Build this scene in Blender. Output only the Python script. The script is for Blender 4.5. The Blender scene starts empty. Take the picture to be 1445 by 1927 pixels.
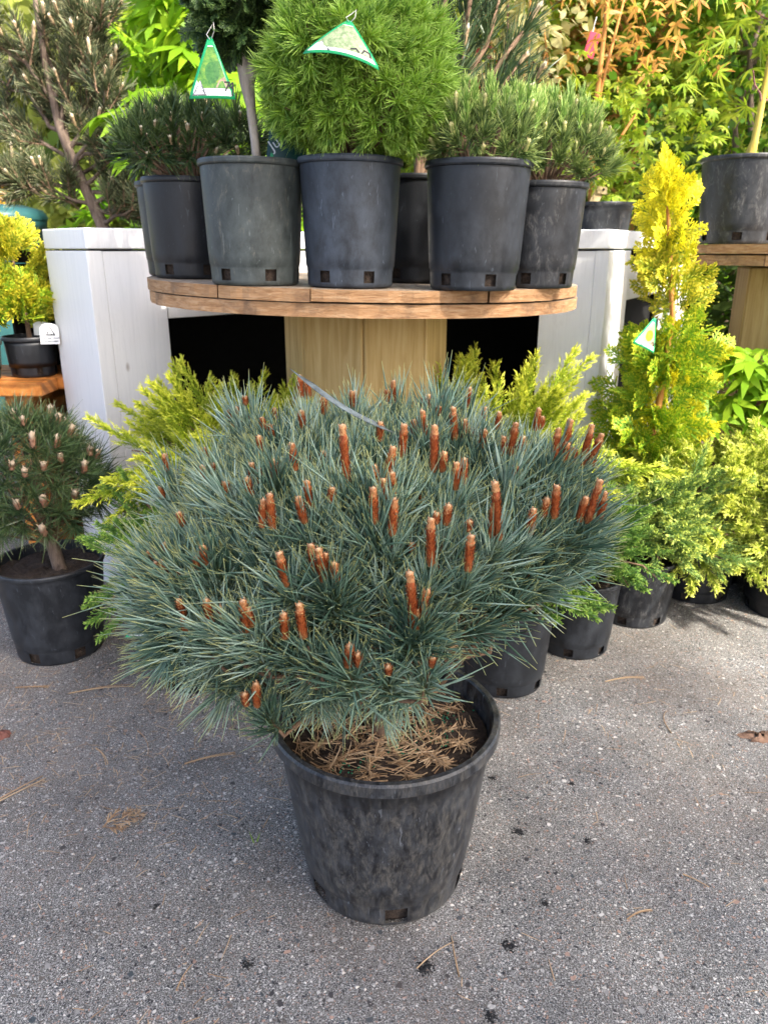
import bpy, bmesh, math, random
import numpy as np
from mathutils import Vector, Matrix

rng = np.random.default_rng(11)
random.seed(11)
S = bpy.context.scene
COL = S.collection
R = math.radians

# ------------------------------------------------------------------ camera, sky, sun, exposure
cam = bpy.data.cameras.new('camera')
co = bpy.data.objects.new('camera', cam); COL.objects.link(co)
co.location = (0, 0, 1.15); co.rotation_euler = (R(90 - 19.1), 0, 0)
cam.sensor_fit = 'VERTICAL'; cam.sensor_height = 24; cam.lens = 1430 / 1927 * 24
cam.clip_start = .02; cam.clip_end = 400
cam.dof.use_dof = True; cam.dof.focus_distance = 1.22; cam.dof.aperture_fstop = 5.0
S.camera = co

SUN = Vector((.55, -.50, .67)).normalized()
w = bpy.data.worlds.new('World'); S.world = w; w.use_nodes = True
wn = w.node_tree.nodes; wl = w.node_tree.links
sky = wn.new('ShaderNodeTexSky'); sky.sky_type = 'NISHITA'; sky.sun_disc = False
sky.sun_elevation = math.asin(SUN.z); sky.sun_rotation = math.atan2(SUN.x, SUN.y)
sky.air_density = .75; sky.dust_density = 4.0; sky.ozone_density = .3
wl.new(sky.outputs[0], wn['Background'].inputs[0]); wn['Background'].inputs[1].default_value = .15
sl = bpy.data.lights.new('sun', 'SUN'); sl.energy = 2.6; sl.angle = R(2.5); sl.color = (1, .94, .84)
so = bpy.data.objects.new('sun', sl); COL.objects.link(so)
so.rotation_euler = SUN.to_track_quat('Z', 'Y').to_euler(); so.location = (3, -3, 6)
S.view_settings.view_transform = 'Standard'; S.view_settings.look = 'None'
S.view_settings.exposure = 2.0; S.view_settings.gamma = 1
S.cycles.max_bounces = 8; S.cycles.transparent_max_bounces = 8; S.cycles.use_denoising = True

# ------------------------------------------------------------------ materials
def newmat(name):
    m = bpy.data.materials.new(name); m.use_nodes = True
    nt = m.node_tree; return m, nt, nt.nodes, nt.links, nt.nodes['Principled BSDF']

def nd(ns, t, **k):
    n = ns.new('ShaderNode' + t)
    for a, v in k.items():
        if a.startswith('i_'): n.inputs[a[2:].replace('_', ' ')].default_value = v
        else: setattr(n, a, v)
    return n

def ramp(ns, pts, interp='LINEAR'):
    n = ns.new('ShaderNodeValToRGB'); n.color_ramp.interpolation = interp
    e = n.color_ramp.elements
    while len(e) < len(pts): e.new(.5)
    for el, (p, c) in zip(e, pts):
        el.position = p; el.color = (c, c, c, 1) if isinstance(c, (int, float)) else (*c, 1)
    return n

def mixc(ns, ls, fac, a, b, mode='MIX'):
    n = ns.new('ShaderNodeMix'); n.data_type = 'RGBA'; n.blend_type = mode
    for sock, v in ((n.inputs[0], fac), (n.inputs[6], a), (n.inputs[7], b)):
        if isinstance(v, bpy.types.NodeSocket): ls.new(v, sock)
        elif isinstance(v, (int, float)): sock.default_value = v
        else: sock.default_value = (*v, 1)
    return n.outputs[2]

def math_n(ns, ls, op, a, b=0.0):
    n = ns.new('ShaderNodeMath'); n.operation = op
    for i, v in enumerate((a, b)):
        if isinstance(v, bpy.types.NodeSocket): ls.new(v, n.inputs[i])
        else: n.inputs[i].default_value = v
    return n.outputs[0]

def coords(ns, ls, scale=(1, 1, 1), rot=(0, 0, 0), per_object=True):
    tc = ns.new('ShaderNodeTexCoord'); mp = ns.new('ShaderNodeMapping')
    mp.inputs['Scale'].default_value = scale; mp.inputs['Rotation'].default_value = rot
    ls.new(tc.outputs['Object'], mp.inputs[0])
    if per_object:
        oi = ns.new('ShaderNodeObjectInfo')
        ls.new(math_n(ns, ls, 'MULTIPLY', oi.outputs['Random'], 37.0), mp.inputs['Location'])
    return mp.outputs[0]

def noise(ns, ls, vec, scale, detail=4, rough=.6, dist=0):
    n = nd(ns, 'TexNoise', i_Scale=scale, i_Detail=detail, i_Roughness=rough, i_Distortion=dist)
    ls.new(vec, n.inputs['Vector']); return n.outputs['Fac']

def bump(ns, ls, h, strength, dist, bsdf):
    b = nd(ns, 'Bump', i_Strength=strength, i_Distance=dist)
    ls.new(h, b.inputs['Height']); ls.new(b.outputs[0], bsdf.inputs['Normal']); return b

def leaf_mat(name, c1, c2, tip=None, tip_at=.9, base=None, rough=.5, trans=.25, spec=.4, c3=None):
    """foliage: colour varies by leaf and by shoot; natural tip / base colour along the leaf"""
    m, nt, ns, ls, b = newmat(name)
    at = nd(ns, 'Attribute', attribute_name='va'); sp = ns.new('ShaderNodeSeparateColor')
    ls.new(at.outputs['Color'], sp.inputs[0])
    f = math_n(ns, ls, 'ADD', math_n(ns, ls, 'MULTIPLY', sp.outputs[1], .5), math_n(ns, ls, 'MULTIPLY', sp.outputs[2], .5))
    pts = [(.15, c1), (.85, c2)] if c3 is None else [(.12, c1), (.5, c2), (.88, c3)]
    rp = ramp(ns, pts); ls.new(f, rp.inputs[0]); col = rp.outputs[0]
    if base is not None:
        rb = ramp(ns, [(0, 1.0), (.35, 0.0)]); ls.new(sp.outputs[0], rb.inputs[0])
        col = mixc(ns, ls, rb.outputs[0], col, base)
    if tip is not None:
        rt = ramp(ns, [(tip_at - .12 if tip_at > .12 else 0, 0.0), (min(1, tip_at + .08), 1.0)]); ls.new(sp.outputs[0], rt.inputs[0])
        col = mixc(ns, ls, rt.outputs[0], col, tip)
    ls.new(col, b.inputs['Base Color']); b.inputs['Roughness'].default_value = rough
    b.inputs['Specular IOR Level'].default_value = spec
    if trans > 0:
        t = ns.new('ShaderNodeBsdfTranslucent'); ls.new(col, t.inputs[0])
        mx = ns.new('ShaderNodeMixShader'); mx.inputs[0].default_value = trans
        ls.new(b.outputs[0], mx.inputs[1]); ls.new(t.outputs[0], mx.inputs[2])
        ls.new(mx.outputs[0], ns['Material Output'].inputs[0])
    return m

def plain(name, c, rough=.6, var=.15, scale=30, bmp=0.0, spec=.3):
    m, nt, ns, ls, b = newmat(name)
    v = coords(ns, ls); n = noise(ns, ls, v, scale)
    lo = tuple(x * (1 - var) for x in c); hi = tuple(min(1, x * (1 + var)) for x in c)
    rp = ramp(ns, [(.3, lo), (.7, hi)]); ls.new(n, rp.inputs[0]); ls.new(rp.outputs[0], b.inputs['Base Color'])
    b.inputs['Roughness'].default_value = rough; b.inputs['Specular IOR Level'].default_value = spec
    if bmp: bump(ns, ls, n, bmp, .004, b)
    return m

def bark_mat(name, c1, c2, scale=60, st=(1, 1, .25)):
    m, nt, ns, ls, b = newmat(name)
    v = coords(ns, ls, st); n = noise(ns, ls, v, scale, 6, .7, .5)
    rp = ramp(ns, [(.35, c1), (.65, c2)]); ls.new(n, rp.inputs[0]); ls.new(rp.outputs[0], b.inputs['Base Color'])
    b.inputs['Roughness'].default_value = .85; bump(ns, ls, n, .8, .006, b); return m

def asphalt_mat():
    m, nt, ns, ls, b = newmat('asphalt')
    v = coords(ns, ls, per_object=False)
    wob = nd(ns, 'TexNoise', i_Scale=90.0, i_Detail=2.0); ls.new(v, wob.inputs['Vector'])
    vv = nd(ns, 'VectorMath', operation='MULTIPLY_ADD'); ls.new(wob.outputs['Color'], vv.inputs[0])
    vv.inputs[1].default_value = (.011, .011, .011); ls.new(v, vv.inputs[2]); v2 = vv.outputs[0]
    fine = noise(ns, ls, v, 380, 4, .8)
    rf = ramp(ns, [(.37, (.020, .020, .0195)), (.5, (.136, .135, .129)), (.62, (.50, .495, .475))]); ls.new(fine, rf.inputs[0])
    col = rf.outputs[0]; hs = []
    palette = [(0, (.045, .046, .05)), (.18, (.30, .295, .28)), (.34, (.06, .075, .085)), (.44, (.46, .445, .42)), (.60, (.36, .24, .185)), (.70, (.62, .60, .56)), (.80, (.14, .125, .11)), (.90, (.46, .30, .23)), (.95, (.74, .71, .66))]
    for sc, thr, edge in ((330, .42, .34), (200, .55, .32), (120, .74, .30), (62, .91, .27)):
        vo = nd(ns, 'TexVoronoi', i_Scale=float(sc), i_Randomness=1.0); ls.new(v2, vo.inputs['Vector'])
        sp = ns.new('ShaderNodeSeparateColor'); ls.new(vo.outputs['Color'], sp.inputs[0])
        on = math_n(ns, ls, 'GREATER_THAN', sp.outputs[0], thr)
        rr = ramp(ns, [(edge, 1.0), (edge + .09, 0.0)]); ls.new(vo.outputs['Distance'], rr.inputs[0])
        mk = math_n(ns, ls, 'MULTIPLY', on, rr.outputs[0])
        pal = ramp(ns, palette, 'CONSTANT'); ls.new(sp.outputs[1], pal.inputs[0])
        col = mixc(ns, ls, mk, col, pal.outputs[0]); hs.append((mk, sc))
    big = noise(ns, ls, v, 1.7, 5, .65); rd = ramp(ns, [(.42, 0.0), (.68, .62)]); ls.new(big, rd.inputs[0])
    grit = noise(ns, ls, v, 60, 4, .7); rg = ramp(ns, [(.35, 0.3), (.6, 1.0)]); ls.new(grit, rg.inputs[0])
    dirt = math_n(ns, ls, 'MULTIPLY', rd.outputs[0], rg.outputs[0])
    col = mixc(ns, ls, dirt, col, (.150, .115, .088))
    blot = noise(ns, ls, v, 5.5, 3, .6); rbt = ramp(ns, [(.3, .78), (.7, 1.12)]); ls.new(blot, rbt.inputs[0])
    col = mixc(ns, ls, 1.0, col, rbt.outputs[0], 'MULTIPLY')
    ls.new(col, b.inputs['Base Color']); b.inputs['Roughness'].default_value = .88; b.inputs['Specular IOR Level'].default_value = .25
    h = math_n(ns, ls, 'ADD', math_n(ns, ls, 'MULTIPLY', fine, .6), math_n(ns, ls, 'ADD', math_n(ns, ls, 'MULTIPLY', hs[1][0], .5), math_n(ns, ls, 'MULTIPLY', hs[2][0], .8)))
    bump(ns, ls, h, .8, .004, b); return m

def pot_mat(name, base, dust, amount=.5, mud=None, mud_amt=0, rough=.42, streak=(1, 1, .35), scale=14):
    m, nt, ns, ls, b = newmat(name)
    v = coords(ns, ls, streak, (.3, .2, 0))
    n1 = noise(ns, ls, v, scale, 9, .74, .15)
    lo = .62 - .25 * amount
    r1 = ramp(ns, [(lo - .08, 0.0), (lo + .30, 1.0)]); ls.new(n1, r1.inputs[0])
    v2 = coords(ns, ls, (1, 1, 1)); n2 = noise(ns, ls, v2, 5, 3, .5)
    r2 = ramp(ns, [(.3, .5), (.7, 1.0)]); ls.new(n2, r2.inputs[0])
    f = math_n(ns, ls, 'MULTIPLY', r1.outputs[0], r2.outputs[0])
    col = mixc(ns, ls, f, base, dust)
    v3 = coords(ns, ls, (6, 6, 1.1), (.5, .35, 0)); n3 = noise(ns, ls, v3, 22, 2, .5, 1.2)
    r3 = ramp(ns, [(.685, 0.0), (.72, .55)]); ls.new(n3, r3.inputs[0])
    col = mixc(ns, ls, r3.outputs[0], col, tuple(min(1, x * 1.7) for x in dust))
    if mud:
        v4 = coords(ns, ls, (2.2, 2.2, .9), (.7, -.6, .4)); n4 = noise(ns, ls, v4, 15, 12, .76, .9)
        r4 = ramp(ns, [(.56 - .18 * mud_amt, 0.0), (.68 - .16 * mud_amt, 1.0)]); ls.new(n4, r4.inputs[0])
        v5 = coords(ns, ls, (5, 5, 1.3), (.75, -.55, .4)); n5 = noise(ns, ls, v5, 34, 6, .8, .6); r5 = ramp(ns, [(.40, .05), (.62, 1.0)]); ls.new(n5, r5.inputs[0])
        col = mixc(ns, ls, math_n(ns, ls, 'MULTIPLY', r4.outputs[0], math_n(ns, ls, 'MULTIPLY', r5.outputs[0], .92)), col, mud)
    ls.new(col, b.inputs['Base Color'])
    rr = ramp(ns, [(0, rough), (1, min(.9, rough + .35))]); ls.new(f, rr.inputs[0]); ls.new(rr.outputs[0], b.inputs['Roughness'])
    b.inputs['Specular IOR Level'].default_value = .45
    bump(ns, ls, n1, .10, .002, b); return m

def wood_mat(name, c1, c2, c3, st=(1, 14, 14), scale=5, rough=.75, rings=0, bmp=.35, stain=None):
    m, nt, ns, ls, b = newmat(name)
    v = coords(ns, ls, st); n = noise(ns, ls, v, scale, 6, .65, .8)
    rp = ramp(ns, [(.28, c1), (.5, c2), (.72, c3)]); ls.new(n, rp.inputs[0]); col = rp.outputs[0]
    if rings:
        wv = nd(ns, 'TexWave', i_Scale=float(rings), i_Distortion=2.5, i_Detail=2.0); wv.wave_type = 'RINGS'
        vr = coords(ns, ls, (1, 1, 1)); ls.new(vr, wv.inputs['Vector'])
        rw = ramp(ns, [(.35, 1.0), (.75, .55)]); ls.new(wv.outputs['Fac'], rw.inputs[0])
        col = mixc(ns, ls, 1.0, col, rw.outputs[0], 'MULTIPLY')
    if stain:
        vs = coords(ns, ls, (1, 1, 1)); n2 = noise(ns, ls, vs, 9, 5, .7); rs = ramp(ns, [(.5, 0.0), (.68, .8)]); ls.new(n2, rs.inputs[0])
        col = mixc(ns, ls, rs.outputs[0], col, stain)
    oi = ns.new('ShaderNodeObjectInfo'); rv = ramp(ns, [(0, .82), (1, 1.12)]); ls.new(oi.outputs['Random'], rv.inputs[0])
    col = mixc(ns, ls, 1.0, col, rv.outputs[0], 'MULTIPLY')
    ls.new(col, b.inputs['Base Color']); b.inputs['Roughness'].default_value = rough; b.inputs['Specular IOR Level'].default_value = .25
    bump(ns, ls, n, bmp, .004, b); return m

def paint_mat():
    m, nt, ns, ls, b = newmat('white_paint')
    v = coords(ns, ls, (16, 16, 1)); n = noise(ns, ls, v, 6, 6, .7, .6)
    rp = ramp(ns, [(.25, (.70, .705, .71)), (.5, (.77, .775, .78)), (.8, (.81, .81, .81))]); ls.new(n, rp.inputs[0])
    vk = coords(ns, ls, (1, 1, .45)); vo = nd(ns, 'TexVoronoi', i_Scale=8.0); ls.new(vk, vo.inputs['Vector'])
    rk = ramp(ns, [(.035, .8), (.075, 0.0)]); ls.new(vo.outputs['Distance'], rk.inputs[0])
    col = mixc(ns, ls, rk.outputs[0], rp.outputs[0], (.30, .25, .21))
    n2 = noise(ns, ls, coords(ns, ls, (1, 1, .5)), 7, 6, .75); r2 = ramp(ns, [(.58, 0.0), (.74, .42)]); ls.new(n2, r2.inputs[0])
    col = mixc(ns, ls, r2.outputs[0], col, (.46, .44, .41))
    ls.new(col, b.inputs['Base Color']); b.inputs['Roughness'].default_value = .5
    bump(ns, ls, n, .35, .003, b); return m

def soil_mat(name, c1, c2):
    m, nt, ns, ls, b = newmat(name)
    v = coords(ns, ls); n = noise(ns, ls, v, 90, 6, .75)
    rp = ramp(ns, [(.35, c1), (.65, c2)]); ls.new(n, rp.inputs[0]); ls.new(rp.outputs[0], b.inputs['Base Color'])
    b.inputs['Roughness'].default_value = .95; bump(ns, ls, n, 1, .01, b); return m

def photo_mat(name, cs, scale):
    m, nt, ns, ls, b = newmat(name)
    v = coords(ns, ls); n = noise(ns, ls, v, scale, 5, .75)
    rp = ramp(ns, [(.3 + .4 * i / (len(cs) - 1), c) for i, c in enumerate(cs)]); ls.new(n, rp.inputs[0])
    ls.new(rp.outputs[0], b.inputs['Base Color']); b.inputs['Roughness'].default_value = .25; return m

M = dict(
    asphalt=asphalt_mat(),
    pot_blue=pot_mat('black_plastic_bluish', (.014, .018, .025), (.074, .092, .120), .8, scale=26, streak=(1, 1, .6)),
    pot_slate=pot_mat('black_plastic_slate', (.0085, .0105, .014), (.045, .052, .064), .5, scale=26, streak=(1, 1, .6)),
    pot_dark=pot_mat('black_plastic_clean', (.007, .008, .0105), (.030, .034, .041), .35, scale=22),
    pot_green=pot_mat('black_plastic_algae', (.018, .023, .023), (.088, .105, .104), .8, scale=24, streak=(1, 1, .6), mud=(.17, .16, .12), mud_amt=.1),
    pot_grey=pot_mat('black_plastic_scuffed', (.009, .0105, .0135), (.056, .062, .072), .5, scale=22, streak=(1, 1, .6), mud=(.13, .125, .12), mud_amt=.25),
    pot_mud=pot_mat('black_plastic_muddy', (.0065, .0075, .010), (.095, .105, .12), .5, mud=(.105, .099, .088), mud_amt=.62, rough=.34, streak=(2.4, 2.4, 1.0), scale=24),
    pot_olive=pot_mat('grey_green_plastic', (.045, .055, .052), (.10, .11, .10), .4),
    soil=soil_mat('potting_soil', (.018, .012, .009), (.075, .05, .035)),
    soil_red=soil_mat('bark_mulch', (.03, .014, .009), (.16, .075, .045)),
    paint=paint_mat(),
    spool_edge=wood_mat('spool_timber_edge', (.24, .12, .05), (.43, .24, .115), (.56, .37, .21), (2.2, 2.2, 16), 9, stain=(.12, .075, .05), bmp=.7),
    spool_top=wood_mat('spool_timber_weathered', (.22, .16, .11), (.36, .28, .20), (.47, .38, .29), (10, 1.2, 10), 6),
    core=wood_mat('core_timber', (.34, .22, .08), (.47, .33, .14), (.56, .42, .21), (12, 12, .8), 4),
    bench=wood_mat('orange_stained_timber', (.33, .10, .02), (.47, .17, .035), (.55, .23, .06), (6, 1, 6), 5, rings=7, rough=.5),
    under_shade=plain('black_under_shade', (.006, .006, .006), .95, .3),  # near-black colour standing in for the shade under the bench
    dark_timber=plain('dark_timber', (.012, .009, .008), .9, .4),
    bark=bark_mat('pine_bark', (.07, .045, .032), (.26, .19, .14)),
    bark_grey=bark_mat('grey_bark', (.20, .165, .13), (.46, .40, .34), 45),
    bark_twig=bark_mat('twig_bark', (.09, .05, .03), (.24, .15, .09)),
    bark_yellow=bark_mat('yellow_bark', (.36, .27, .04), (.58, .47, .10), 30),
    bark_orange=bark_mat('coral_bark', (.38, .14, .03), (.60, .30, .08), 30),
    bark_purple=bark_mat('purple_twig', (.12, .04, .05), (.30, .13, .12), 30),
    blue=leaf_mat('blue_pine_needles', (.036, .082, .050), (.165, .275, .200), (.56, .56, .20), .95, (.12, .16, .06), .32, .08, .6, c3=(.43, .56, .45)),  # wide tone range puts highlight and shadow contrast into the needle colour
    dead=leaf_mat('dead_needles', (.17, .09, .045), (.44, .29, .16), rough=.6, trans=.1, c3=(.55, .42, .27)),
    candle=leaf_mat('pine_candle', (.20, .034, .010), (.50, .140, .040), (.60, .32, .14), .97, (.30, .13, .05), .5, .05, .4),
    candle_tip=leaf_mat('candle_scale_tip', (.34, .11, .035), (.62, .32, .14), (.70, .46, .26), .95, None, .55, .1, .4),
    bud_tan=leaf_mat('tan_bud', (.34, .22, .12), (.55, .42, .26), (.66, .58, .42), .8, None, .6, .08),
    bud_white=leaf_mat('white_bud', (.24, .10, .06), (.38, .21, .14), (.46, .36, .26), .66, None, .6, .08),
    bud_green=leaf_mat('green_candle', (.32, .34, .10), (.50, .48, .20), (.66, .58, .28), .8, None, .6, .1),
    mugo=leaf_mat('mugo_needles', (.030, .062, .020), (.085, .135, .040), (.18, .23, .07), .9, None, .45, .12, .4),
    mugo_light=leaf_mat('mugo_fresh_needles', (.06, .11, .03), (.16, .235, .06), (.34, .42, .12), .7, None, .45, .2, .4),
    mugo_new=leaf_mat('mugo_new_growth', (.12, .24, .04), (.27, .43, .085), (.48, .60, .17), .75, None, .45, .2, .4),
    black=leaf_mat('black_pine_needles', (.030, .064, .028), (.080, .130, .045), (.20, .22, .08), .93, None, .4, .08, .5),
    bigpine=leaf_mat('grey_pine_needles', (.035, .052, .022), (.11, .135, .060), (.30, .29, .15), .85, (.14, .12, .06), .5, .12, .4),
    spruce=leaf_mat('spruce_needles', (.06, .150, .022), (.18, .34, .038), (.36, .54, .10), .65, (.22, .36, .03), .45, .3, .4, c3=(.33, .50, .055)),
    hinoki=leaf_mat('dark_fan_leaves', (.018, .045, .015), (.045, .095, .025), (.10, .17, .04), .8, None, .5, .1, .4),
    junip=leaf_mat('green_juniper', (.055, .14, .032), (.14, .28, .05), (.31, .46, .075), .72, None, .5, .15, .3),
    junip_b=leaf_mat('blue_green_juniper', (.10, .21, .08), (.26, .40, .10), (.58, .66, .13), .66, None, .5, .15, .3),
    junip_y=leaf_mat('golden_juniper', (.20, .30, .018), (.42, .53, .03), (.74, .76, .09), .6, (.12, .21, .015), .5, .25, .3),
    junip_l=leaf_mat('lime_juniper', (.26, .36, .045), (.50, .60, .07), (.78, .80, .17), .62, (.12, .19, .05), .5, .25, .3),
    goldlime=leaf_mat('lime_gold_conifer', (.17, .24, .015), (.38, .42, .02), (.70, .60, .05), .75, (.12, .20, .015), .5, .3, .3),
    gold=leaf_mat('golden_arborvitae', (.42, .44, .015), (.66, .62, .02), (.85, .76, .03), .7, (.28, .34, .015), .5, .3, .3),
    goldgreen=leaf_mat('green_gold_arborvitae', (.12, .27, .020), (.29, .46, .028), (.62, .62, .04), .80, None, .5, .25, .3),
    maple=leaf_mat('bright_maple', (.10, .24, .010), (.21, .39, .015), None, .9, None, .5, .42, .3, c3=(.38, .52, .03)),
    maple_y=leaf_mat('yellow_green_maple', (.11, .20, .012), (.25, .36, .018), None, .9, None, .5, .4, .3, c3=(.42, .44, .035)),
    maple_o=leaf_mat('orange_maple', (.52, .15, .05), (.58, .32, .07), None, .9, None, .5, .4, .3, c3=(.55, .46, .06)),
    maple_r=leaf_mat('red_maple', (.14, .012, .018), (.34, .025, .03), None, .9, None, .5, .35, .3),
    varieg=leaf_mat('variegated_leaf', (.36, .34, .08), (.58, .52, .25), None, .9, (.22, .26, .05), .5, .3, .3, c3=(.66, .58, .36)),
    shrub=leaf_mat('green_shrub', (.03, .085, .007), (.11, .24, .012), None, .9, None, .5, .35, .3, c3=(.27, .42, .02)),
    far=leaf_mat('far_foliage', (.15, .20, .035), (.33, .38, .07), None, .9, None, .6, .42, .2, c3=(.48, .50, .14)),
    farg=leaf_mat('far_green', (.03, .062, .010), (.09, .14, .020), None, .9, None, .6, .3, .2),
    shade=leaf_mat('added_shade_tree_leaf', (.05, .10, .02), (.10, .16, .03), None, .9, None, .6, .15, .2),  # foliage of the added, unseen shading trees
    card_green=plain('green_card', (.02, .36, .13), .25, .05),
    card_white=plain('white_card', (.78, .80, .82), .3, .03),
    card_back=plain('pale_plastic_card', (.13, .15, .145), .3, .6, 60),
    card_dark=plain('dark_green_card', (.012, .06, .05), .3, .2),
    ink=plain('black_ink', (.012, .012, .015), .5, .1),
    ink_grey=plain('grey_ink', (.12, .13, .14), .5, .1),
    ink_pale=plain('pale_ink', (.45, .46, .48), .5, .1),
    photo_green=photo_mat('printed_green', [(.02, .10, .02), (.06, .22, .03), (.16, .34, .04), (.40, .38, .04)], 70),
    shrub_print=photo_mat('printed_tree', [(.02, .10, .02), (.05, .20, .03), (.10, .28, .05)], 120),
    photo_pale=photo_mat('printed_pale_shrub', [(.10, .16, .07), (.26, .34, .17), (.44, .50, .30)], 160),
    photo_gold=photo_mat('printed_gold_shrub', [(.40, .30, .01), (.62, .50, .02), (.70, .60, .05)], 120),
    photo_brown=photo_mat('printed_earth', [(.30, .20, .13), (.45, .32, .22), (.50, .40, .30)], 60),
    string=plain('white_tie', (.75, .73, .68), .5, .05),
    wire=plain('wood_slip', (.55, .43, .22), .6, .1),
    pink=plain('pink_tag', (.72, .05, .09), .4, .15),
    teal=plain('teal_plastic', (.025, .095, .095), .4, .1),
    sign=plain('yellow_sign', (.75, .36, .01), .4, .05),
    steel=plain('galvanised', (.35, .35, .36), .4, .1),
    bead=plain('green_bead', (.01, .16, .08), .3, .2),
    tar=plain('tar_spot', (.012, .012, .013), .45, .4, 200, .8),
    stone=leaf_mat('loose_stone', (.20, .19, .18), (.42, .38, .35), rough=.8, trans=0, c3=(.60, .56, .50)),
    barkchip=bark_mat('bark_chip', (.09, .045, .028), (.33, .20, .13), 50, (1, 1, 1)),
    barkred=bark_mat('red_bark_chip', (.10, .035, .028), (.24, .10, .075), 50, (1, 1, 1)),
    grass=leaf_mat('grass_blade', (.12, .22, .02), (.25, .36, .04), trans=.2),
)

# ------------------------------------------------------------------ mesh helpers
def unit(a): return a / np.maximum(np.linalg.norm(a, axis=-1, keepdims=True), 1e-9)
def rvec(n): return unit(rng.normal(size=(n, 3)))

def link(name, me, parent=None, mat=None):
    o = bpy.data.objects.new(name, me); COL.objects.link(o)
    if parent: o.parent = parent
    if mat is not None and me is not None and not me.materials: me.materials.append(mat)
    return o

def tag(o, label=None, cat=None, group=None, kind=None):
    for k, v in (('label', label), ('category', cat), ('group', group), ('kind', kind)):
        if v: o[k] = v
    return o

def thing(name, label, cat, loc=(0, 0, 0), rz=0, group=None, tilt=(0, 0)):
    o = bpy.data.objects.new(name, None); COL.objects.link(o); o.empty_display_size = .05
    o.location = loc; o.rotation_euler = (tilt[0], tilt[1], rz)
    return tag(o, label, cat, group)

def np_mesh(name, V, F, A=None, smooth=False):
    me = bpy.data.meshes.new(name); V = np.ascontiguousarray(V, np.float32); F = np.ascontiguousarray(F, np.int32)
    me.vertices.add(len(V)); me.vertices.foreach_set('co', V.ravel())
    k = F.shape[1]; me.loops.add(F.size); me.loops.foreach_set('vertex_index', F.ravel())
    me.polygons.add(len(F)); me.polygons.foreach_set('loop_start', np.arange(0, F.size, k, dtype=np.int32))
    if smooth: me.polygons.foreach_set('use_smooth', np.ones(len(F), bool))
    me.update(calc_edges=True)
    if A is not None:
        at = me.color_attributes.new('va', 'FLOAT_COLOR', 'POINT')
        c = np.ones((len(V), 4), np.float32); c[:, :3] = A; at.data.foreach_set('color', c.ravel())
    return me

class Geo:
    def __init__(s): s.V = []; s.F = []; s.A = []; s.n = 0
    def add(s, g):
        V, F, A = g
        s.V.append(V); s.F.append(F + s.n); s.A.append(A); s.n += len(V); return s
    def arrays(s): return np.concatenate(s.V), np.concatenate(s.F), np.concatenate(s.A)
    def build(s, name, mat, parent=None, smooth=False, stuff=False):
        V, F, A = s.arrays(); o = link(name, np_mesh(name, V, F, A, smooth), parent, mat)
        if stuff: o['kind'] = 'stuff'
        return o

LENS = {1: [1, .15], 2: [.35, 1, .06], 3: [.3, 1, .75, .05], 4: [.25, .85, 1, .6, .05]}
NEEDLE = {1: [1, .3], 2: [1, 1, .25], 3: [.8, 1, .9, .2]}

def ribbons(B, D, L, W, bend=None, nseg=2, prof=None, normal=None, tri=False, t0=0., t1=1., rnd=None):
    """one strip (or three-sided needle) for each row of B"""
    N = len(B); D = unit(D); L = np.broadcast_to(L, (N,)); W = np.broadcast_to(W, (N,))
    nv = rvec(N) if normal is None else np.broadcast_to(normal, (N, 3))
    side = unit(np.cross(D, nv) + 1e-6); up = np.cross(side, D)
    t = np.linspace(0, 1, nseg + 1); prof = np.array(prof if prof is not None else NEEDLE[nseg])
    c = B[:, None] + D[:, None] * (L[:, None] * t)[..., None]
    if bend is not None: c = c + np.broadcast_to(bend, (N, 3))[:, None] * (L[:, None] * t ** 2)[..., None]
    hw = (W[:, None] * prof)[..., None] * .5
    if tri: ring = [c - side[:, None] * hw, c + side[:, None] * hw, c + up[:, None] * hw * 1.1]
    else: ring = [c - side[:, None] * hw, c + side[:, None] * hw]
    k = len(ring); V = np.stack(ring, 2).reshape(-1, 3)
    i = np.arange(N)[:, None, None] * (nseg + 1) * k + np.arange(nseg)[None, :, None] * k
    if tri:
        j = np.arange(3)[None, None, :]; j2 = (j + 1) % 3
        F = np.stack([i + j, i + j2, i + j2 + k, i + j + k], -1).reshape(-1, 4)
    else: F = np.concatenate([i, i + 1, i + 1 + k, i + k], -1).reshape(-1, 4)
    rn = rng.random(N) if rnd is None else rnd
    t0 = np.broadcast_to(t0, (N,)); t1 = np.broadcast_to(t1, (N,))
    tt = t0[:, None] + (t1 - t0)[:, None] * t
    A = np.stack([np.repeat(tt[..., None], k, 2), np.broadcast_to(rn[:, None, None], (N, nseg + 1, k)), np.full((N, nseg + 1, k), .5)], -1).reshape(-1, 3)
    return V, F, A

def tube(P, r, sides=6, cap=True):
    P = np.asarray(P, float); n = len(P); r = np.broadcast_to(r, (n,)); T = unit(np.gradient(P, axis=0))
    ref = np.array([.13, .31, .94]); ref = ref if abs(T[0] @ ref) < .9 else np.array([1., 0, 0])
    a = np.linspace(0, 2 * np.pi, sides, endpoint=False); V = []
    for p, t_, q in zip(P, T, r):
        x = unit(np.cross(t_, ref)); y = np.cross(x, t_); V.append(p + q * (np.cos(a)[:, None] * x + np.sin(a)[:, None] * y))
    V = np.concatenate(V); j = np.arange(sides); F = []
    for i in range(n - 1): F.append(np.stack([i * sides + j, i * sides + (j + 1) % sides, (i + 1) * sides + (j + 1) % sides, (i + 1) * sides + j], -1))
    F = np.concatenate(F)
    if cap and sides in (4, 6):
        for o in (0, (n - 1) * sides):
            q = [[o, o + 1, o + 2, o + 3]] if sides == 4 else [[o, o + 1, o + 2, o + 3], [o, o + 3, o + 4, o + 5]]
            F = np.concatenate([F, np.array(q)])
    A = np.full((len(V), 3), .5); A[:, 0] = np.repeat(np.linspace(0, 1, n), sides); A[:, 1] = rng.random(); return V, F, A

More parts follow.
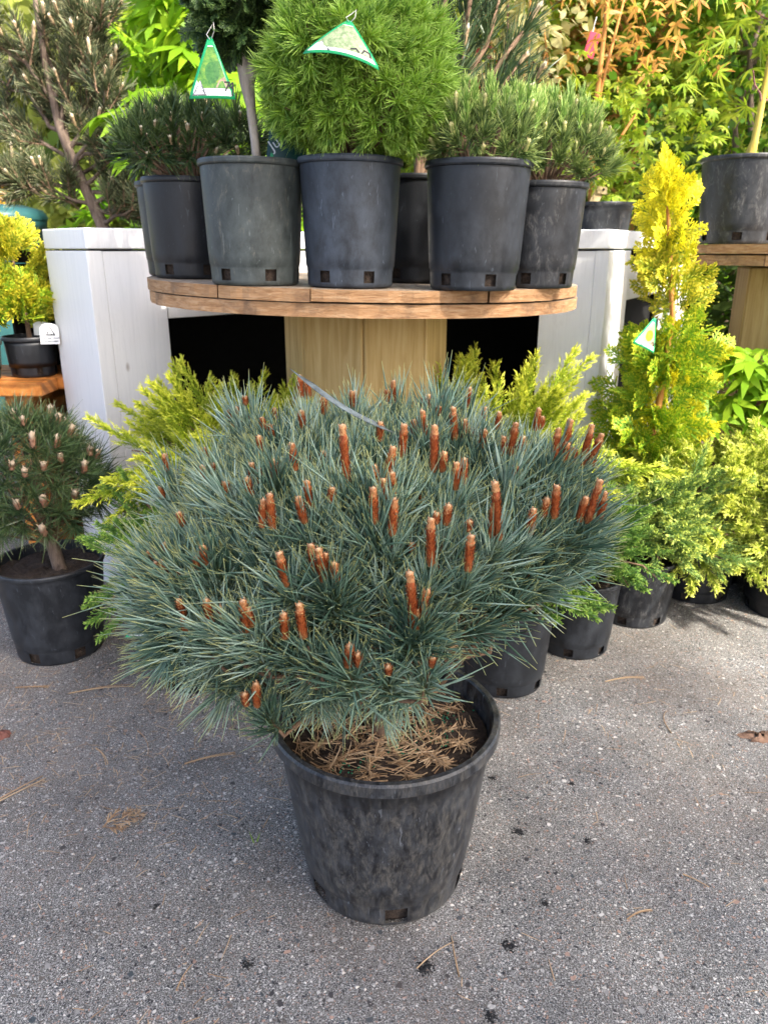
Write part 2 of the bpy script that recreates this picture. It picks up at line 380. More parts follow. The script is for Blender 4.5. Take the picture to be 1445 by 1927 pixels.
def curve(a, b, k=5, wob=.0, sag=0.):
    a = np.asarray(a, float); b = np.asarray(b, float); t = np.linspace(0, 1, k)[:, None]
    p = a + (b - a) * t; L = np.linalg.norm(b - a); p = p + rng.normal(size=(k, 3)) * wob * L * np.sin(np.pi * t)
    p[:, 2] += sag * L * np.sin(np.pi * t[:, 0]); return p

def frames(D, N):
    D = unit(np.asarray(D, float)); N = np.asarray(N, float)
    X = np.cross(D, N); bad = np.linalg.norm(X, axis=-1) < 1e-3
    X[bad] = np.cross(D[bad], np.array([.3, .9, .2])); X = unit(X); Z = np.cross(X, D)
    return np.stack([X, D, Z], -1)

def inst(T, P, D, N=None, Sc=1.0, rn=None):
    """copies of template shoots T (list), template +Y along D, +Z towards N"""
    n = len(P); N = rvec(n) if N is None else N; Fm = frames(D, N); Sc = np.broadcast_to(Sc, (n,)); pick = rng.integers(0, len(T), n)
    rn = rng.random(n) if rn is None else np.clip(rn, 0, 1); g = Geo()
    for k, (V, F, A) in enumerate(T):
        ix = np.where(pick == k)[0]
        if not len(ix): continue
        W = np.einsum('nij,vj->nvi', Fm[ix] * Sc[ix][:, None, None], V) + P[ix][:, None]
        FF = (F[None] + (np.arange(len(ix)) * len(V))[:, None, None]).reshape(-1, 4)
        AA = np.broadcast_to(A, (len(ix),) + A.shape).copy(); AA[..., 2] = rn[ix][:, None]
        g.add((W.reshape(-1, 3), FF, AA.reshape(-1, 3)))
    return g.arrays()

def shoot(n, axis, nl, nw, a0, a1, curl=.1, nseg=2, tri=False, s0=0., jit=8, up=0.):
    """needles round a shoot of length `axis`; a0/a1 degrees from the axis at its base/tip"""
    s = s0 + (1 - s0) * rng.random(n) ** .8; az = rng.random(n) * 2 * np.pi
    an = np.radians(a0 + (a1 - a0) * s + rng.normal(size=n) * jit)
    perp = np.stack([np.cos(az), np.zeros(n), np.sin(az)], -1); Y = np.array([0, 1., 0])
    D = Y * np.cos(an)[:, None] + perp * np.sin(an)[:, None]
    B = Y * (axis * s)[:, None] + perp * .0015
    L = nl * (1 + .16 * rng.normal(size=n)); bend = Y * curl + rng.normal(size=(n, 3)) * .13
    return ribbons(B, D, np.maximum(L, nl * .4), nw, bend, nseg, None, None, tri)

def bumpy_bud(L, r, rows=9, cols=8, knob=.0, seed=0):
    """a pine candle: scaly tapering spike, optional swollen head"""
    rr = np.random.default_rng(seed); V = []; t = np.linspace(0, 1, rows)
    for i, q in enumerate(t):
        rad = r * (1 - .22 * q) * (1 + knob * math.exp(-((q - .80) / .10) ** 2)) * (1 if q < .84 else max(.12, 1 - ((q - .84) / .16) ** 1.6))
        if q == 1: rad = r * .12
        if i == 0: rad = r * .7
        a = np.linspace(0, 2 * np.pi, cols, endpoint=False) + (i % 2) * np.pi / cols
        rd = rad * (1 + .16 * rr.normal(size=cols)); lean = .05 * L * q * q * np.array([rr.normal() * .2, 0, 0])
        V.append(np.stack([np.cos(a) * rd, np.full(cols, q * L), np.sin(a) * rd], -1) + lean)
    V = np.concatenate(V); j = np.arange(cols); F = np.concatenate([np.stack([i * cols + j, (i + 1) * cols + j, (i + 1) * cols + (j + 1) % cols, i * cols + (j + 1) % cols], -1) for i in range(rows - 1)])
    A = np.stack([np.repeat(t, cols), np.tile(rr.random(cols), rows), np.full(len(V), rr.random())], -1)
    return V, F, A

def scales(L, r, n, sl, sw, out=.5, seed=0):
    """small bracts standing off a candle"""
    g = (np.arange(n) + .5) / n; a = np.arange(n) * 2.39996
    rad = np.stack([np.cos(a), np.zeros(n), np.sin(a)], -1); Y = np.array([0, 1., 0])
    return ribbons(rad * r * .86 + Y * (g * L * .95)[:, None], Y * 1. + rad * out, sl, sw, None, 1, [1, .2], rad, False, g * .9, g * .9 + .1)

def mesh_only(name, gs, smooth=False):
    g = Geo(); [g.add(x) for x in gs]; return np_mesh(name, *g.arrays(), smooth)

def box_mesh(name, sx, sy, sz, bev=.002, mat=None, mats=None):
    bm = bmesh.new(); bmesh.ops.create_cube(bm, size=1); bmesh.ops.scale(bm, vec=(sx, sy, sz), verts=bm.verts)
    if bev: bmesh.ops.bevel(bm, geom=bm.edges[:], offset=bev, segments=1, affect='EDGES')
    me = bpy.data.meshes.new(name); bm.to_mesh(me); bm.free()
    if mat: me.materials.append(mat)
    return me

def board(name, parent, mat, a, b, z0, z1, thick, side=0, bev=.002):
    """upright or flat board from plan point a to b between heights z0, z1; side shifts it across its thickness"""
    a = Vector(a); b = Vector(b); d = b - a; L = d.length; ang = math.atan2(d.y, d.x); n = Vector((-d.y, d.x)) / L
    o = link(name, box_mesh(name, L, thick, z1 - z0, bev, mat), parent)
    c = (a + b) / 2 + n * side; o.location = (c.x, c.y, (z0 + z1) / 2); o.rotation_euler = (0, 0, ang); return o

# ------------------------------------------------------------------ pots
def ring_mesh(prof, cols, drop=None, split=False):
    if split: prof = [q for a_, b_ in zip(prof[:-1], prof[1:]) for q in (a_, b_)]
    rad = np.array([p[0] for p in prof]); z = np.array([p[1] for p in prof]); n = len(prof)
    a = np.linspace(0, 2 * np.pi, cols, endpoint=False)
    V = np.stack([np.cos(a)[None] * rad[:, None], np.sin(a)[None] * rad[:, None], np.broadcast_to(z[:, None], (n, cols))], -1).reshape(-1, 3)
    F = []
    for i in range(0, n - 1, 2 if split else 1):
        for j in range(cols):
            if drop and drop(i, j): continue
            k = (j + 1) % cols; F.append((i * cols + j, i * cols + k, (i + 1) * cols + k, (i + 1) * cols + j))
    return V, np.array(F)

def pot(root, Rt, Rb, H, mat, holes=6, hole_w=3, hole_h=.025, soil=None, soil_drop=.03, rim_h=.013, lip=.007, cols=72, hole_off=10):
    rad = lambda z: Rb + (Rt - Rb) * z / H
    z1 = .010; z2 = z1 + hole_h; zs = [0, .004, z1, z2, z2 + .006, z2 + .008]
    prof = [(Rb - .004, 0), (rad(.004), .004), (rad(z1), z1), (rad(z2), z2), (rad(z2) + .0004, z2 + .006), (rad(z2) + .0022, z2 + .009)]
    for q in np.linspace(.25, .93, 6): prof.append((rad(H * q) + .0022, H * q))
    prof.append((Rt + .001, H - rim_h))
    per = cols // holes
    V, F = ring_mesh(prof, cols, lambda i, j: i == 2 and (j - hole_off) % per < hole_w)
    o = link('pot', np_mesh('pot', V, F, None, True), root, mat)
    rp = [(Rt, H - rim_h - .002), (Rt + lip * .8, H - rim_h), (Rt + lip, H - rim_h + .003), (Rt + lip, H - .004), (Rt + lip * .7, H), (Rt - .001, H), (Rt - .004, H - .004), (Rt - .006, H - .03), (rad(H * .6) - .006, H * .6)]
    V, F = ring_mesh(rp, cols, split=True); link('rim', np_mesh('rim', V, F, None, True), o, mat)
    rs = rad(H - soil_drop) - .0045; prof = [(Rb - .012, .002), (rad(z2) - .007, z2 + .012)]
    Vp, Fp = ring_mesh(prof, 36)
    rows = 9; pr = [(rs * (1 - i / (rows - .7)), H - soil_drop) for i in range(rows)]
    Vt, Ft = ring_mesh(pr, 36); Vt[:, 2] += rng.normal(size=len(Vt)) * .004
    link('soil', np_mesh('soil', Vt, Ft), root, soil or M['soil']); link('root_ball', np_mesh('root_ball', Vp, Fp), root, M['soil'])
    return o

def potted(name, label, cat, loc, Rt, Rb, H, mat, rz=0, group=None, tilt=(0, 0), **k):
    r = thing(name, label, cat, loc, rz, group, tilt); pot(r, Rt, Rb, H, mat, **k); return r

# ------------------------------------------------------------------ ground
g = np_mesh('asphalt', np.array([[-80, -60, 0], [80, -60, 0], [80, 160, 0], [-80, 160, 0]], float), np.array([[0, 1, 2, 3]]))
ground = tag(link('asphalt_ground', g, None, M['asphalt']), 'weathered grey asphalt with embedded stones', kind='structure')

# ------------------------------------------------------------------ white display bench behind the spool
bench = thing('white_display_bench', 'white painted wooden display bench with two corner posts behind the spool table', 'bench', (0, 0, 0))
ZC0, ZC1 = 1.150, 1.210
LC = Vector((-.896, 2.42)); LF = Vector((.7071, .7071)); LS = Vector((-.7071, .7071))      # left corner, along its front, along its end
RC = Vector((.735, 2.62)); RF = Vector((-.866, .5)); RS = Vector((.5, .866))
P = M['paint']
# left corner post: wide end board, front board butted behind its edge
board('post_board', bench, P, LC + LS * .30, LC, 0, ZC0 - .006, .05, .025)
board('post_board', bench, P, LC + LF * .0515, LC + LF * .255, 0, ZC0 - .007, .045, .0255)
board('cap_board', bench, P, LC + LF * .0 + LS * .15, LC + LF * .98 + LS * .15, ZC0, ZC1, .31, .0, .003)
board('apron_board', bench, P, LC + LF * .262, LC + LF * .98, .93, ZC0 - .006, .04, .030)
# right corner post
board('post_board', bench, P, RC + RF * .225, RC + RF * .046, 0, ZC0 - .007, .045, -.0255 + .05)
board('post_board', bench, P, RC, RC + RS * .30, 0, ZC0 - .006, .045, .0225)
board('cap_board', bench, P, RC + RF * .98 + RS * .07, RC + RS * .07, ZC0, ZC1, .15, 0, .003)
board('cap_board', bench, P, RC + RS * .149 + RF * .076, RC + RS * 1.2 + RF * .076, ZC0, ZC1, .152, 0, .003)
board('apron_board', bench, P, RC + RF * .98 + RS * .03, RC + RF * .232 + RS * .03, .95, ZC0 - .006, .04, 0)
board('side_rail', bench, P, RC + RS * .305 + RF * .03, RC + RS * 1.19 + RF * .03, .97, 1.09, .04, 0)
a = RC + RS * 1.2
board('post_board', bench, P, (a.x - .06, a.y + .03), (a.x + .06, a.y + .03), 0, ZC0 - .006, .10, 0)
def cut_rows():
    y = 2.82
    while y < 3.9:
        xl, xr = -1.28, RC.x + .577 * (y - RC.y) - .14
        lx = LC.x + (y - LC.y) - .06; rx = RC.x - 1.732 * (y - RC.y) + .10
        if y < 3.12:
            if lx - xl > .1: yield xl, lx - .12, y
            if xr - rx > .1: yield rx + .10, xr, y
        else: yield xl, xr, y
        y += .145
for x0, x1, y in cut_rows():
    board('deck_plank', bench, M['dark_timber'], (x0, y), (x1, y), 1.105, 1.146, .14, 0)
for aa, bb in (((-1.29, 3.92), (1.5, 3.92)), ((-1.29, 2.72), (-1.29, 3.91))):  # added black panels that stand for the deep shade under the bench
    board('shade_panel', bench, M['under_shade'], aa, bb, .0, 1.10, .01, 0, 0)
board('shade_panel', bench, M['under_shade'], RC + RS * .32 + RF * .09, RC + RS * 1.42 + RF * .09, 0, 1.10, .01, 0, 0)

# ------------------------------------------------------------------ cable spool tables
def disc_strip(x0, x1, Rr, z0, z1, along='y', rng_seed=0):
    """slice of a disc between x0 and x1 as a solid plank"""
    k = 15; xs = np.linspace(max(x0, -Rr), min(x1, Rr), k); h = np.sqrt(np.maximum(Rr * Rr - xs * xs, 1e-6)); h = np.maximum(h - np.abs(rng.normal(size=k)) * .0028, .001)
    pts = [(x, -y) for x, y in zip(xs, h)] + [(x, y) for x, y in zip(xs[::-1], h[::-1])]
    if along == 'x': pts = [(y, x) for x, y in pts][::-1]
    bm = bmesh.new(); vs = [bm.verts.new((x, y, z0)) for x, y in pts]; f = bm.faces.new(vs)
    r = bmesh.ops.extrude_face_region(bm, geom=[f]); bmesh.ops.translate(bm, vec=(0, 0, z1 - z0), verts=[v for v in r['geom'] if isinstance(v, bmesh.types.BMVert)])
    bmesh.ops.recalc_face_normals(bm, faces=bm.faces[:])
    for q in bm.faces: q.material_index = 1 if q.normal.z > .9 else 0
    me = bpy.data.meshes.new('plank'); bm.to_mesh(me); bm.free(); me.materials.append(M['spool_edge']); me.materials.append(M['spool_top'])
    return me

def spool(label, loc, Rr, top, core_r, cuts_top, cuts_low, rz=0, tilt=(0, 0), th=.031, core_rot=0, flange=True):
    t = thing('spool_table', label, 'table', (loc[0], loc[1], 0), 0)
    tt = link('table_top', disc_strip(cuts_low[0] + .003, cuts_low[1] - .003, Rr * .996, -2 * th, -th - .0015, 'x'), t)
    tt.location = (0, 0, top); tt.rotation_euler = (tilt[0], tilt[1], rz)
    for a0, b0 in zip(cuts_low[1:-1], cuts_low[2:]): link('plank', disc_strip(a0 + .002, b0 - .002, Rr * random.uniform(.985, .999), -2 * th, -th - .0015, 'x'), tt)
    for a0, b0 in zip(cuts_top[:-1], cuts_top[1:]): link('plank', disc_strip(a0 + random.uniform(.001, .0035), b0 - .001, Rr * random.uniform(.985, 1.008), -th + .001 + random.uniform(0, .003), random.uniform(-.0025, 0), 'y'), tt)
    wd = 2 * core_r * math.sin(math.pi / 8); h = top - 2 * th - .012 - (.06 if flange else 0); z0 = .06 if flange else 0
    cm = box_mesh('core_plank', wd - .009, .028, h, .004, M['core'])
    for k in range(8):
        o = link('core_plank', cm, t); a = core_rot + (k + .5) * math.pi / 4; ap = core_r * math.cos(math.pi / 8) - .016 + random.uniform(-.003, .003)
        o.location = (ap * math.cos(a), ap * math.sin(a), z0 + h / 2); o.rotation_euler = (0, 0, a + math.pi / 2)
    if flange:
        for a0, b0 in zip(cuts_low[:-1], cuts_low[1:]): link('base_plank', disc_strip(a0 + .002, b0 - .002, Rr * .6, .003, .058, 'x'), t)
    return t, tt

TT = R(1.0)                                        # the big table leans a little to the right
TC = (-.055, 2.32); TZ = 1.068
def tz(x): return TZ - math.tan(TT) * (x - TC[0]) + .0005
spool('round cable spool table with plank core, carrying the row of black pots', TC, .612, TZ, .245,
      [-.62, -.325, -.105, .29, .465, .62], [-.62, -.30, -.02, .26, .48, .62], 0, (0, TT), .031, math.pi / 2 - math.pi / 2)
spool('second cable spool table at the right edge, with a sunlit plank core', (1.53, 2.86), .50, 1.165, .25,
      [-.51, -.30, -.12, .08, .25, .51], [-.51, -.28, -.05, .15, .35, .51], R(12), (0, 0), .033, .2)

# orange bench at the far left
ob = thing('plank_bench', 'low bench of orange stained planks at the far left, carrying two small pots', 'bench', (0, 0, 0))
for i, (y0, z) in enumerate(((2.56, .734), (2.70, .734), (2.845, .734))):
    board('seat_plank', ob, M['bench'], (-1.98, y0), (-1.105 - .02 * (i == 0), y0), z - .045, z, .136, 0, .004)
for x in (-1.9, -1.24):
    board('leg', ob, M['bench'], (x, 2.56), (x, 2.86), 0, .687, .09, 0, .004)

# ------------------------------------------------------------------ blue pine, the subject
LOBES = [((-.02,1.24,.625),(.31,.30,.19)),((-.25,1.17,.595),(.145,.15,.095)),((.19,1.23,.685),(.14,.19,.10)),((-.15,1.10,.525),(.14,.09,.06)),((.03,1.12,.55),(.12,.11,.07)),((.02,1.15,.495),(.14,.10,.06))]
CANDLES = [
    (-0.148, 1.353, 0.904, 0.034), (-0.244, 1.33, 0.895, 0.015), (-0.257, 1.325, 0.864, 0.028), (-0.195, 1.343, 0.865, 0.018), (-0.2, 1.24, 0.87, 0.021), (-0.177, 1.177, 0.873, 0.016),
    (-0.128, 1.18, 0.886, 0.029), (-0.186, 1.121, 0.86, 0.022), (-0.128, 1.054, 0.854, 0.038), (-0.302, 1.247, 0.817, 0.017), (-0.373, 1.261, 0.794, 0.023), (-0.278, 1.129, 0.818, 0.017),
    (-0.264, 1.133, 0.827, 0.011), (-0.189, 1.055, 0.836, 0.028), (-0.157, 1.047, 0.843, 0.023), (-0.051, 1.012, 0.846, 0.082), (-0.189, 1.027, 0.822, 0.029), (-0.379, 1.239, 0.751, 0.021),
    (-0.1, 0.981, 0.821, 0.034), (-0.108, 0.963, 0.806, 0.03), (-0.151, 0.966, 0.796, 0.04), (-0.158, 0.977, 0.801, 0.014), (-0.297, 1.054, 0.769, 0.019), (-0.072, 0.985, 0.828, 0.016),
    (-0.101, 1.257, 0.894, 0.025), (-0.053, 1.291, 0.897, 0.022), (-0.312, 1.0, 0.709, 0.028), (-0.338, 1.027, 0.72, 0.017), (-0.246, 0.97, 0.742, 0.023), (-0.259, 0.973, 0.732, 0.018),
    (-0.128, 0.906, 0.739, 0.05), (-0.078, 0.9, 0.748, 0.048), (-0.089, 0.91, 0.759, 0.03), (-0.062, 0.897, 0.747, 0.028), (-0.32, 1.038, 0.733, 0.014), (-0.291, 0.987, 0.712, 0.012),
    (-0.228, 1.052, 0.817, 0.021), (-0.266, 1.321, 0.848, 0.015), (-0.053, 1.31, 0.894, 0.022), (0.019, 1.365, 0.893, 0.032), (0.079, 1.334, 0.883, 0.028), (0.15, 1.35, 0.883, 0.031),
    (0.109, 1.148, 0.876, 0.043), (0.061, 1.14, 0.885, 0.033), (0.026, 1.066, 0.868, 0.043), (0.071, 1.047, 0.854, 0.062), (0.004, 1.017, 0.848, 0.042), (-0.011, 0.999, 0.839, 0.032),
    (0.012, 0.988, 0.831, 0.037), (-0.013, 0.954, 0.809, 0.042), (0.011, 0.941, 0.797, 0.05), (0.101, 1.022, 0.835, 0.039), (0.112, 1.033, 0.838, 0.031), (0.193, 1.127, 0.857, 0.041),
    (0.182, 1.127, 0.857, 0.024), (0.179, 1.342, 0.867, 0.016), (0.19, 1.248, 0.87, 0.023), (0.267, 1.314, 0.853, 0.031), (0.261, 1.129, 0.847, 0.039), (0.278, 1.139, 0.844, 0.053),
    (0.313, 1.159, 0.832, 0.064), (0.296, 1.154, 0.84, 0.02), (0.329, 1.165, 0.824, 0.032), (0.157, 0.972, 0.779, 0.072), (0.241, 1.017, 0.794, 0.046), (0.203, 0.992, 0.778, 0.036),
    (0.294, 1.032, 0.781, 0.056), (0.314, 1.043, 0.774, 0.044), (0.084, 0.964, 0.803, 0.027), (0.061, 0.917, 0.764, 0.056), (0.111, 0.924, 0.753, 0.047), (0.115, 0.966, 0.793, 0.013),
    (0.137, 1.176, 0.873, 0.015), (0.152, 1.149, 0.864, 0.022), (0.093, 1.278, 0.887, 0.011), (0.106, 1.357, 0.892, 0.013), (-0.006, 1.108, 0.883, 0.024), (0.192, 1.078, 0.839, 0.015),
    (-0.28, 0.957, 0.669, 0.025), (-0.277, 0.948, 0.651, 0.017), (-0.234, 0.924, 0.675, 0.031), (-0.181, 0.896, 0.677, 0.04), (-0.173, 0.895, 0.686, 0.025), (-0.185, 0.897, 0.675, 0.011),
    (-0.128, 0.877, 0.678, 0.031), (-0.104, 0.872, 0.681, 0.044), (-0.046, 0.857, 0.647, 0.034), (-0.173, 0.896, 0.563, 0.031), (-0.291, 0.989, 0.714, 0.009), (0.038, 0.872, 0.695, 0.075),
    (0.049, 0.879, 0.708, 0.037), (0.041, 0.872, 0.694, 0.026), (0.006, 0.856, 0.636, 0.01), (0.062, 0.864, 0.644, 0.01)]
PX, PY = .002, 1.195
mp = thing('potted_blue_pine', 'low rounded blue-green pine with orange candles in a big muddy black pot', 'potted pine', (PX, PY, 0))
mpot = pot(mp, .198, .149, .352, M['pot_mud'], holes=6, hole_w=3, hole_h=.034, soil_drop=.045, rim_h=.026, lip=.011, hole_off=6)
ORG = np.array([PX, PY, 0])

def lobe_points(lobes, n, spacing, zmin=-.6, inside=.93, low={}, clip=None):
    pts = []; nrm = []
    area = np.array([np.prod(np.array(r)) ** (2 / 3) for _, r in lobes]); pr = area / area.sum()
    tries = 0
    while len(pts) < n and tries < n * 60:
        tries += 1; k = rng.choice(len(lobes), p=pr); c, r = map(np.array, lobes[k]); u = rvec(1)[0]
        if u[2] < (zmin if k not in low else low[k]): continue
        p = c + u * r; bad = False
        for j, (c2, r2) in enumerate(lobes):
            if j != k and np.sum(((p - np.array(c2)) / (np.array(r2) * inside)) ** 2) < 1: bad = True; break
        if bad or (clip and clip(p)): continue
        if pts and np.min(np.sum((np.array(pts) - p) ** 2, 1)) < spacing ** 2: continue
        pts.append(p); nrm.append(unit(u / r))
    return np.array(pts), np.array(nrm)

up_p, up_n = lobe_points(LOBES[:1], 130, .036, .38)
pts, nrm = lobe_points(LOBES, 420, .0400, -.7, low={0: -.12, 2: -.3, 4: -.3}, clip=lambda p: p[0] > .05 and p[2] < .60 + .25 * (p[0] - .05))
pts = np.concatenate([pts, up_p]); nrm = np.concatenate([nrm, up_n])
cpos = np.array([c[:3] for c in CANDLES])
T_blue = [shoot(88, .070, .073, .0029, 66, 16, .06, 3, True, .12, 13) for _ in range(7)]
upb = np.clip(.55 + .5 * (pts[:, 2] - .55) / .3, .1, .95)
D = unit(nrm * (1 - .55 * upb[:, None]) + np.array([0, 0, 1.]) * upb[:, None] * .75 + rng.normal(size=pts.shape) * .16)
cD = unit((cpos - np.array([0, 1.22, .45])) * np.array([1, 1, .8]) * .9 + np.array([0, 0, .42]) + rng.normal(size=cpos.shape) * .05)
allP = np.concatenate([pts - D * .062, cpos - cD * .105]); allD = np.concatenate([D, cD])
gn = Geo().add(inst(T_blue, allP - ORG, allD, None, rng.uniform(.8, 1.16, len(allP))))
gn.build('needles', M['blue'], mp, True, True)
# limbs and twigs
gt = Geo(); hub = np.array([PX, PY + .01, .37])
gt.add(tube(curve((PX, PY, .30), (PX - .005, PY + .01, .50), 5, .03), [.026, .024, .02, .017, .012], 6))
for q, d in zip(allP, allD):
    if rng.random() < .62:
        st = hub + np.array([0, 0, rng.uniform(0, .13)]); gt.add(tube(curve(st, q, 5, .05, -.10), np.linspace(.0065, .0028, 5), 4))
        gt.add(tube(curve(q, q + d * .08, 3), np.linspace(.003, .002, 3), 4))
for k, v in enumerate(gt.V): gt.V[k] = v - ORG
gt.build('branches', M['bark_twig'], mp, True, True)
# brown spent needles caught inside the crown
ip = np.array([LOBES[0][0]]) + rvec(260) * rng.random((260, 1)) ** .5 * np.array([.24, .24, .15]); ip2 = np.array([.0, 1.09, .57]) + np.clip(rng.normal(size=(190, 3)), -1.3, 1.3) * np.array([.07, .03, .035])
ip = np.concatenate([ip, ip2]); Geo().add(ribbons(ip - ORG, rvec(len(ip)) + np.array([0, 0, -.3]), rng.uniform(.03, .055, len(ip)), .002, rng.normal(size=ip.shape) * .15, 2)).build('spent_needles', M['dead'], mp, False, True)
# needle litter and feed pellets on the soil
n = 1150; rr = np.sqrt(rng.random(n)) * .172; aa = rng.random(n) * 2 * np.pi
keep = (np.cos(aa) * .4 - np.sin(aa) + rng.normal(size=n) * .6) > -1.5
B = np.stack([rr * np.cos(aa), rr * np.sin(aa), .308 + rng.random(n) * .008], -1)[keep]
dd = np.stack([np.cos(aa * 7.3), np.sin(aa * 7.3), rng.normal(size=n) * .05], -1)[keep]; dd = dd * np.where((np.sum(B * dd, 1) > 0)[:, None], -1, 1)
Geo().add(ribbons(B, dd, rng.uniform(.03, .062, len(B)), .0023, rng.normal(size=B.shape) * np.array([.14, .14, .03]), 3, [1, 1, 1, .5])).build('needle_litter', M['dead'], mp, False, True)
n = 130; cc = np.array([[.03, -.055], [.075, .01], [.12, .03], [-.06, -.12], [.09, -.03]])[rng.integers(0, 5, n)] + rng.normal(size=(n, 2)) * .018
oct_v = np.array([[1, 0, 0], [0, 1, 0], [-1, 0, 0], [0, -1, 0], [0, 0, 1], [0, 0, -1]], float) * .0023
Vb = (np.concatenate([cc, np.full((n, 1), .312)], 1)[:, None] + oct_v).reshape(-1, 3)
of = np.array([[0, 1, 4, 4], [1, 2, 4, 4], [2, 3, 4, 4], [3, 0, 4, 4]])
of = np.array([[0, 1, 4], [1, 2, 4], [2, 3, 4], [3, 0, 4], [1, 0, 5], [2, 1, 5], [3, 2, 5], [0, 3, 5]])
tag(link('feed_pellets', np_mesh('feed_pellets', Vb, (of[None] + np.arange(n)[:, None, None] * 6).reshape(-1, 3), None, True), mp, M['bead']), kind='stuff')
# candles: shared meshes by length class, scale tips as sub-part
CM = []
for i, Lc in enumerate((.014, .020, .028, .038, .050, .066, .085)):
    for s in (0, 1):
        r0 = .0037 + .0012 * min(1, Lc / .05)
        body = mesh_only('candle', [bumpy_bud(Lc, r0, 6 + i * 2, 9, .28, 10 * i + s), scales(Lc * .80, r0, 26 + 14 * i, .0075, .0042, .50)])
        crown = mesh_only('candle_head', [bumpy_bud(.016, r0 * 1.08, 8, 9, .12, 77 + 3 * i + s), scales(.014, r0 * 1.0, 30, .0040, .0030, .30)])
        CM.append((Lc, body, crown))
pairs = [i for i, c in enumerate(CANDLES) if c[3] > .026 and rng.random() < .6]
for i in pairs: x, y, z, L = CANDLES[i]; CANDLES.append((x + rng.choice([-1, 1]) * rng.uniform(.010, .016), y + rng.normal() * .005, z + .002, L * rng.uniform(.45, .8)))
more = rng.choice(np.where(pts[:, 2] > .60)[0], 62, replace=False)
for i in more: CANDLES.append((*(pts[i] + D[i] * rng.uniform(.012, .035)), rng.uniform(.012, .026)))
for (x, y, z, L), d in zip(CANDLES, np.concatenate([cD, cD[pairs], D[more]])):
    j = min(range(len(CM)), key=lambda k: abs(CM[k][0] - max(L * 1.12, .016)) + random.random() * .002)
    o = link('candle', CM[j][1], mp, M['candle']); dd = Vector((d[0] * .28 + random.gauss(0, .07), d[1] * .22 - .02 + random.gauss(0, .07), 1)).normalized()
    o.rotation_euler = (dd.to_track_quat('Y', 'Z').to_matrix() @ Matrix.Rotation(random.random() * 6.28, 3, 'Y')).to_euler()
    o.location = Vector((x - PX, y - PY, z)) - dd * .006
    h = link('candle_head', CM[j][2], o, M['candle_tip']); h.location = (0, CM[j][0] - .0125, 0)

# ------------------------------------------------------------------ plant kit
UP = np.array([0, 0, 1.])
T_mugo = [shoot(62, .042, .030, .0025, 60, 24, .14, 2, False, .0, 9) for _ in range(5)]
T_mugo_up = [shoot(64, .048, .020, .0024, 36, 8, .05, 2, False, .0, 7) for _ in range(4)]
T_black = [shoot(90, .05, .056, .0022, 78, 26, .06, 2, False, .1, 10) for _ in range(5)]
T_long = [shoot(95, .13, .085, .0029, 48, 14, .06, 3, False, .0, 8) for _ in range(4)]
T_big = [shoot(76, .085, .038, .0027, 62, 34, .14, 2, False, .0, 10) for _ in range(5)]
T_spruce = [shoot(70, .027, .026, .0017, 80, 16, -.10, 2, False, .0, 9) for _ in range(6)]

def fan_template(side=9, lobes=5, wd=.010, curl=.0):
    """flat spray of scale-leaf branchlets, length 1 along +Y in the XY plane"""
    B = []; D = []; L = []; T0 = []
    B.append((0, 0, 0)); D.append((0, 1, 0)); L.append(1.0); T0.append(0)
    for i in range(side):
        y = .12 + .82 * i / side
        for s in (-1, 1):
            a = math.radians(42 + rng.normal() * 6); l = (.52 * (1 - y) + .12) * rng.uniform(.8, 1.15)
            b = np.array((0, y + (s > 0) * .03, 0)); d = np.array((s * math.sin(a), math.cos(a), rng.normal() * .1))
            B.append(b); D.append(d); L.append(l); T0.append(.35)
            for j in range(lobes):
                q = .25 + .7 * j / lobes
                for s2 in (-1, 1):
                    a2 = math.atan2(d[0], d[1]) + s2 * math.radians(36 + rng.normal() * 8)
                    B.append(b + d * l * q); D.append((math.sin(a2), math.cos(a2), rng.normal() * .14)); L.append((.34 * (1 - q) + .16) * l); T0.append(.55)
    B = np.array(B); D = np.array(D); L = np.array(L); T0 = np.array(T0) * .9
    V, F, A = ribbons(B, D, L, np.where(T0 < .1, wd * 1.4, wd * 2.6), None, 2, [.8, 1, .7], np.array([0, 0, 1.]) + rng.normal(size=B.shape) * .25, False, T0, np.minimum(1, T0 + .5))
    V[:, 2] -= curl * V[:, 1] ** 2; return V, F, A

def spray_template(side=13, leaf=8, ls=.075, lw=.028, spread=38, droop=.05):
    """feathery juniper branch, length 1 along +Y"""
    B = []; D = []; L = []; T0 = []
    for i in range(side):
        y = .06 + .92 * i / side
        for s in range(3):
            az = (s * 2.1 + i * 2.4 + rng.normal() * .4); a = math.radians(spread + rng.normal() * 8); l = (.36 * (1 - y) + .10) * rng.uniform(.7, 1.2)
            perp = np.array((math.cos(az), 0, .55 * math.sin(az))); b = np.array((0, y, 0)); d = np.array((0, math.cos(a), 0)) + perp * math.sin(a)
            for j in range(leaf):
                q = (j + .5) / leaf; dl = d + rng.normal(size=3) * .34
                B.append(b + d * l * q); D.append(dl); L.append(ls * rng.uniform(.7, 1.3)); T0.append(.25 * y + .65 * q * .8)
        for j in range(3): B.append(np.array((0, y + .02 * j, 0))); D.append(np.array((0, 1, 0)) + rng.normal(size=3) * .4); L.append(ls); T0.append(y * .8)
    B = np.array(B); T0 = np.array(T0)
    V, F, A = ribbons(B, np.array(D), np.array(L), lw, None, 1, [1, .35], None, False, T0, np.minimum(1, T0 + .25))
    V[:, 2] -= droop * V[:, 1] ** 2; return V, F, A

